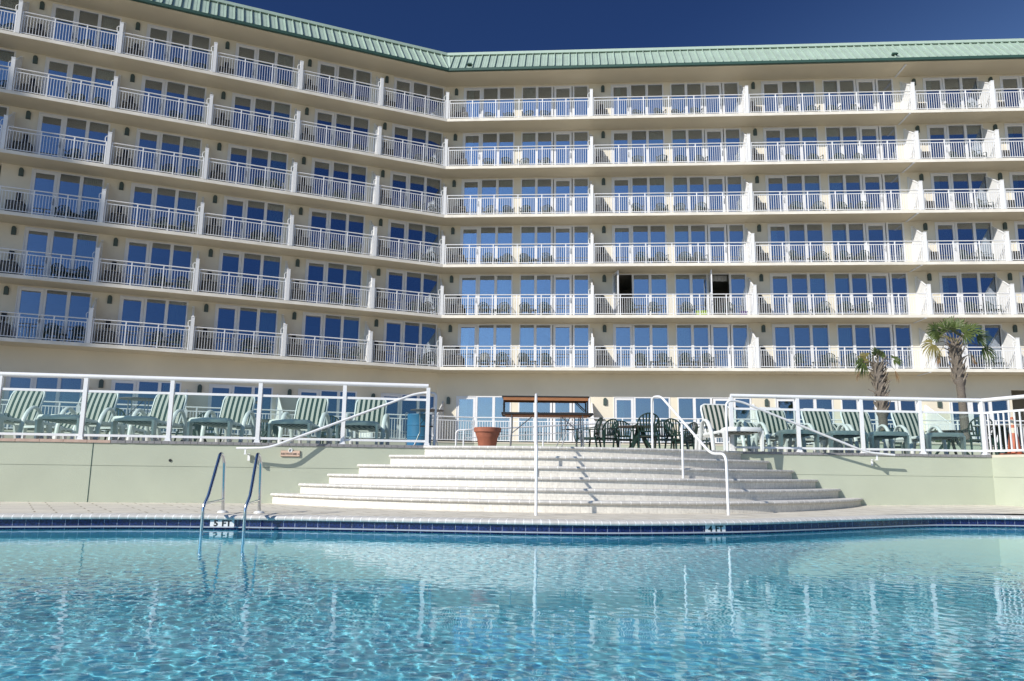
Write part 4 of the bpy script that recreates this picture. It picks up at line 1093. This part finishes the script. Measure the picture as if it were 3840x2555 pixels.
def palm(label, x, y, zb, h, r, boots, fronds, dead, lean=(0, 0)):
    t = thing('palm_tree', label, 'palm tree', (x, y, zb))
    N_ = 26; pts, rr = [], []
    for i in range(N_ + 1):
        q = i / N_; z = h * q; b = max(0, (z - boots[0]) / (h - boots[0])) if z > boots[0] else 0
        rr.append(r * (1.12 - .12 * min(1, q * 3)) + (.05 + .03 * math.sin(i * 2.1)) * (1 if b > 0 else 0) * (1 - .55 * b) + rp.uniform(-.006, .006)); pts.append((lean[0] * q * q, lean[1] * q * q, z))
    MB().tube(pts, rr, 14).build('trunk', TRUNK, t, smooth=60)
    bt = MB()
    nb_ = boots[1]
    for i in range(nb_):
        z = boots[0] + (h - boots[0]) * (i / nb_) ** .95; an = i * 2.39996; rad = r + .035; q = z / h; cx, cy = lean[0] * q * q, lean[1] * q * q
        c, s = math.cos(an), math.sin(an); tx, ty = -s, c; ln = rp.uniform(.20, .34); sk = .13
        p0 = Vector((cx + c * rad * .85, cy + s * rad * .85, z)); p1 = Vector((cx + c * (rad + .05) + tx * sk * .4, cy + s * (rad + .05) + ty * sk * .4, z + ln * .5)); p2 = Vector((cx + c * (rad + .09) + tx * sk, cy + s * (rad + .09) + ty * sk, z + ln))
        if rp.random() < .12: p2 += Vector((c * .12, s * .12, -.02))
        bt.tube([p0, p1, p2], [.035, .028, .014], 5)
    bt.build('boots', BOOT, t, smooth=50)
    top = Vector((lean[0], lean[1], h))
    st_ = MB()
    for (az, el, stem, rad, kind) in fronds:
        dd = Vector((math.cos(az) * math.cos(el), math.sin(az) * math.cos(el), math.sin(el))); hub = top + dd * stem
        bend = Vector((0, 0, -.10 * stem)); st_.tube([top - Vector((0, 0, .12)), top + dd * stem * .55 - bend * .3, hub + bend], [.022, .014, .010], 6)
        d2 = (dd + Vector((0, 0, -.35 if el < .9 else 0))).normalized()
        up = Vector((rp.uniform(-.5, .5), rp.uniform(-1.3, -.7), rp.uniform(.3, .9)))
        if rp.random() < .25: up = Vector((rp.uniform(-1, 1), -.5, 1))
        lf = MB(); fan(lf, hub + bend, d2, up, rad * .93, 24, 1.75, .35 + .5 * (el < .2)); lf.build('frond', FROND if kind == 0 else FROND2, t)
    for (az, el, stem, rad) in dead:
        dd = Vector((math.cos(az) * math.cos(el), math.sin(az) * math.cos(el), math.sin(el))); hub = top + dd * stem - Vector((0, 0, stem * .5))
        st_.tube([top - Vector((0, 0, .1)), top + dd * stem * .6, hub], [.018, .012, .009], 6)
        lf = MB(); fan(lf, hub, Vector((dd.x * .25, dd.y * .25, -1)), Vector((dd.x, dd.y, .2)), rad, 15, .36, .1, .011); lf.build('dead_frond', DEADF, t)
    st_.build('frond_stalks', BOOT, t, smooth=50); return t
def ppos(px, Y): return ((px - 1920) / 2881 * Y * .987, Y)
Yp = 27.0
x, y = ppos(3594, Yp)
palm('taller palm tree with a full green crown at the right, its trunk bare and straight', x + .42, y, 1.75, 3.55, .135, (2.05, 46),
     [(2.9, 1.15, .55, .66, 0), (1.2, 1.35, .62, .72, 0), (.3, 1.1, .62, .68, 0), (3.4, .62, .85, .60, 0), (-.25, .45, .80, .62, 0), (3.25, .05, .80, .60, 1), (-.1, -.05, .95, .60, 0), (-1.2, .7, .5, .58, 0), (-2.1, .75, .5, .60, 0), (1.9, .6, .6, .6, 0), (4.0, .3, .6, .55, 1), (-.7, .8, .65, .6, 0), (2.4, .75, .6, .6, 0)],
     [(3.3, -.1, .62, .55), (-.1, -.2, .55, .5)], (-.12, 0))
x, y = ppos(3301, Yp)
palm('shorter scruffy palm tree with brown hanging fronds, left of the taller palm', x + .28, y, 1.75, 2.80, .14, (.95, 60),
     [(1.4, 1.35, .38, .42, 0), (3.1, .55, .42, .42, 1), (3.35, .1, .58, .46, 0), (.1, .35, .62, .42, 0), (-1.7, 1.0, .3, .38, 0), (.8, 1.1, .35, .4, 0)],
     [(3.1, .15, .66, .50), (.05, .1, .60, .48), (-.75, -.7, .2, .62), (-.35, -.6, .22, .5), (2.6, -.5, .26, .42)], (-.05, 0))
rb2 = random.Random(4)
for px, lab, w_ in ((3285, 'leafy shrubs at the foot of the shorter palm tree', 1.5), (3560, 'leafy shrubs at the foot of the taller palm tree', 1.2)):
    x, y = ppos(px, 26.9); t = thing('planter', f'raised pale green planter bed around the {"shorter" if px < 3400 else "taller"} palm tree', 'planter', (x, y, ZT_))
    MB().box(-w_ / 2 - .25, w_ / 2 + .25, -.6, .6, 0, .66).build('planter_wall', GREENW, t); MB().box(-w_ / 2 - .29, w_ / 2 + .29, -.64, .64, .66, .72).build('cap', CREAM, t)
    b = MB()
    for i in range(900):
        a = rb2.uniform(0, 6.283); rr_ = math.sqrt(rb2.random()); zz = rb2.random(); bx_ = w_ / 2 * rr_ * math.cos(a) * (1 - .3 * zz); by_ = .45 * rr_ * math.sin(a); hz2 = .72 + zz * (.30 + .18 * math.sin(bx_ * 5 + px))
        v = Vector((rb2.uniform(-1, 1), rb2.uniform(-1, 1), rb2.uniform(-.3, 1))).normalized(); s_v = v.cross(Vector((.3, .5, .8))).normalized() * .022; e = v * .065; p = Vector((bx_, by_, hz2))
        n = len(b.v); b.v += [tuple(p - s_v), tuple(p + e * .5 - s_v * 1.3), tuple(p + e), tuple(p + e * .5 + s_v * 1.3)]; b.f.append((n, n + 1, n + 2, n + 3))
    o = b.build('shrub', BUSHM, None, loc=(x, y, ZT_)); tag(o, lab, 'shrub')

# ------------------------------------------------------------------ neighbouring tower, left of the pool, whose shade falls on the left wing
e_, d_ = Vector((.656, -.755, 0)), Vector((-.755, -.656, 0))          # across and along the sun's bearing
o_ = e_ * -36.4 + d_ * 33
tw = thing('hotel_tower', 'tall cream hotel tower standing beyond the left side of the pool', 'hotel', (o_.x, o_.y, -2.2), math.atan2(e_.y, e_.x))
q = MB(); q.prism([(0, 0), (0, 39.6), (-1.6, 43.2), (-24, 43.2), (-24, 0)], 'y', -18, 0); q.build('wall', WALL, tw)
q = MB(); q.prism([(-1.5, 43.3), (-24.5, 43.3), (-22, 45), (-3.6, 45)], 'y', -18.4, .4); q.build('roof', ROOF, tw)

# scalloped valance inside the open right hand balcony door
q = MB(); a0, a1 = TQ[1] + 4.37 + 1.80, TQ[1] + 4.37 + 2.80; k = 24
for i in range(k + 1):
    u = a0 + (a1 - a0) * i / k; p = wp('Q', u, DEP + .35 + .02 * math.sin(i * 1.3)); q.v += [(p.x, p.y, ZF[2] + 2.46), (p.x, p.y, ZF[2] + 2.13 + .03 * abs(math.sin(i * math.pi / 6)))]
for i in range(k): q.f.append((2 * i, 2 * i + 1, 2 * i + 3, 2 * i + 2))
VAL = mat("pale valance fabric", (.55, .54, .52), .9, noise=.08, nscale=8)
hpart(q, 'valance', VAL)
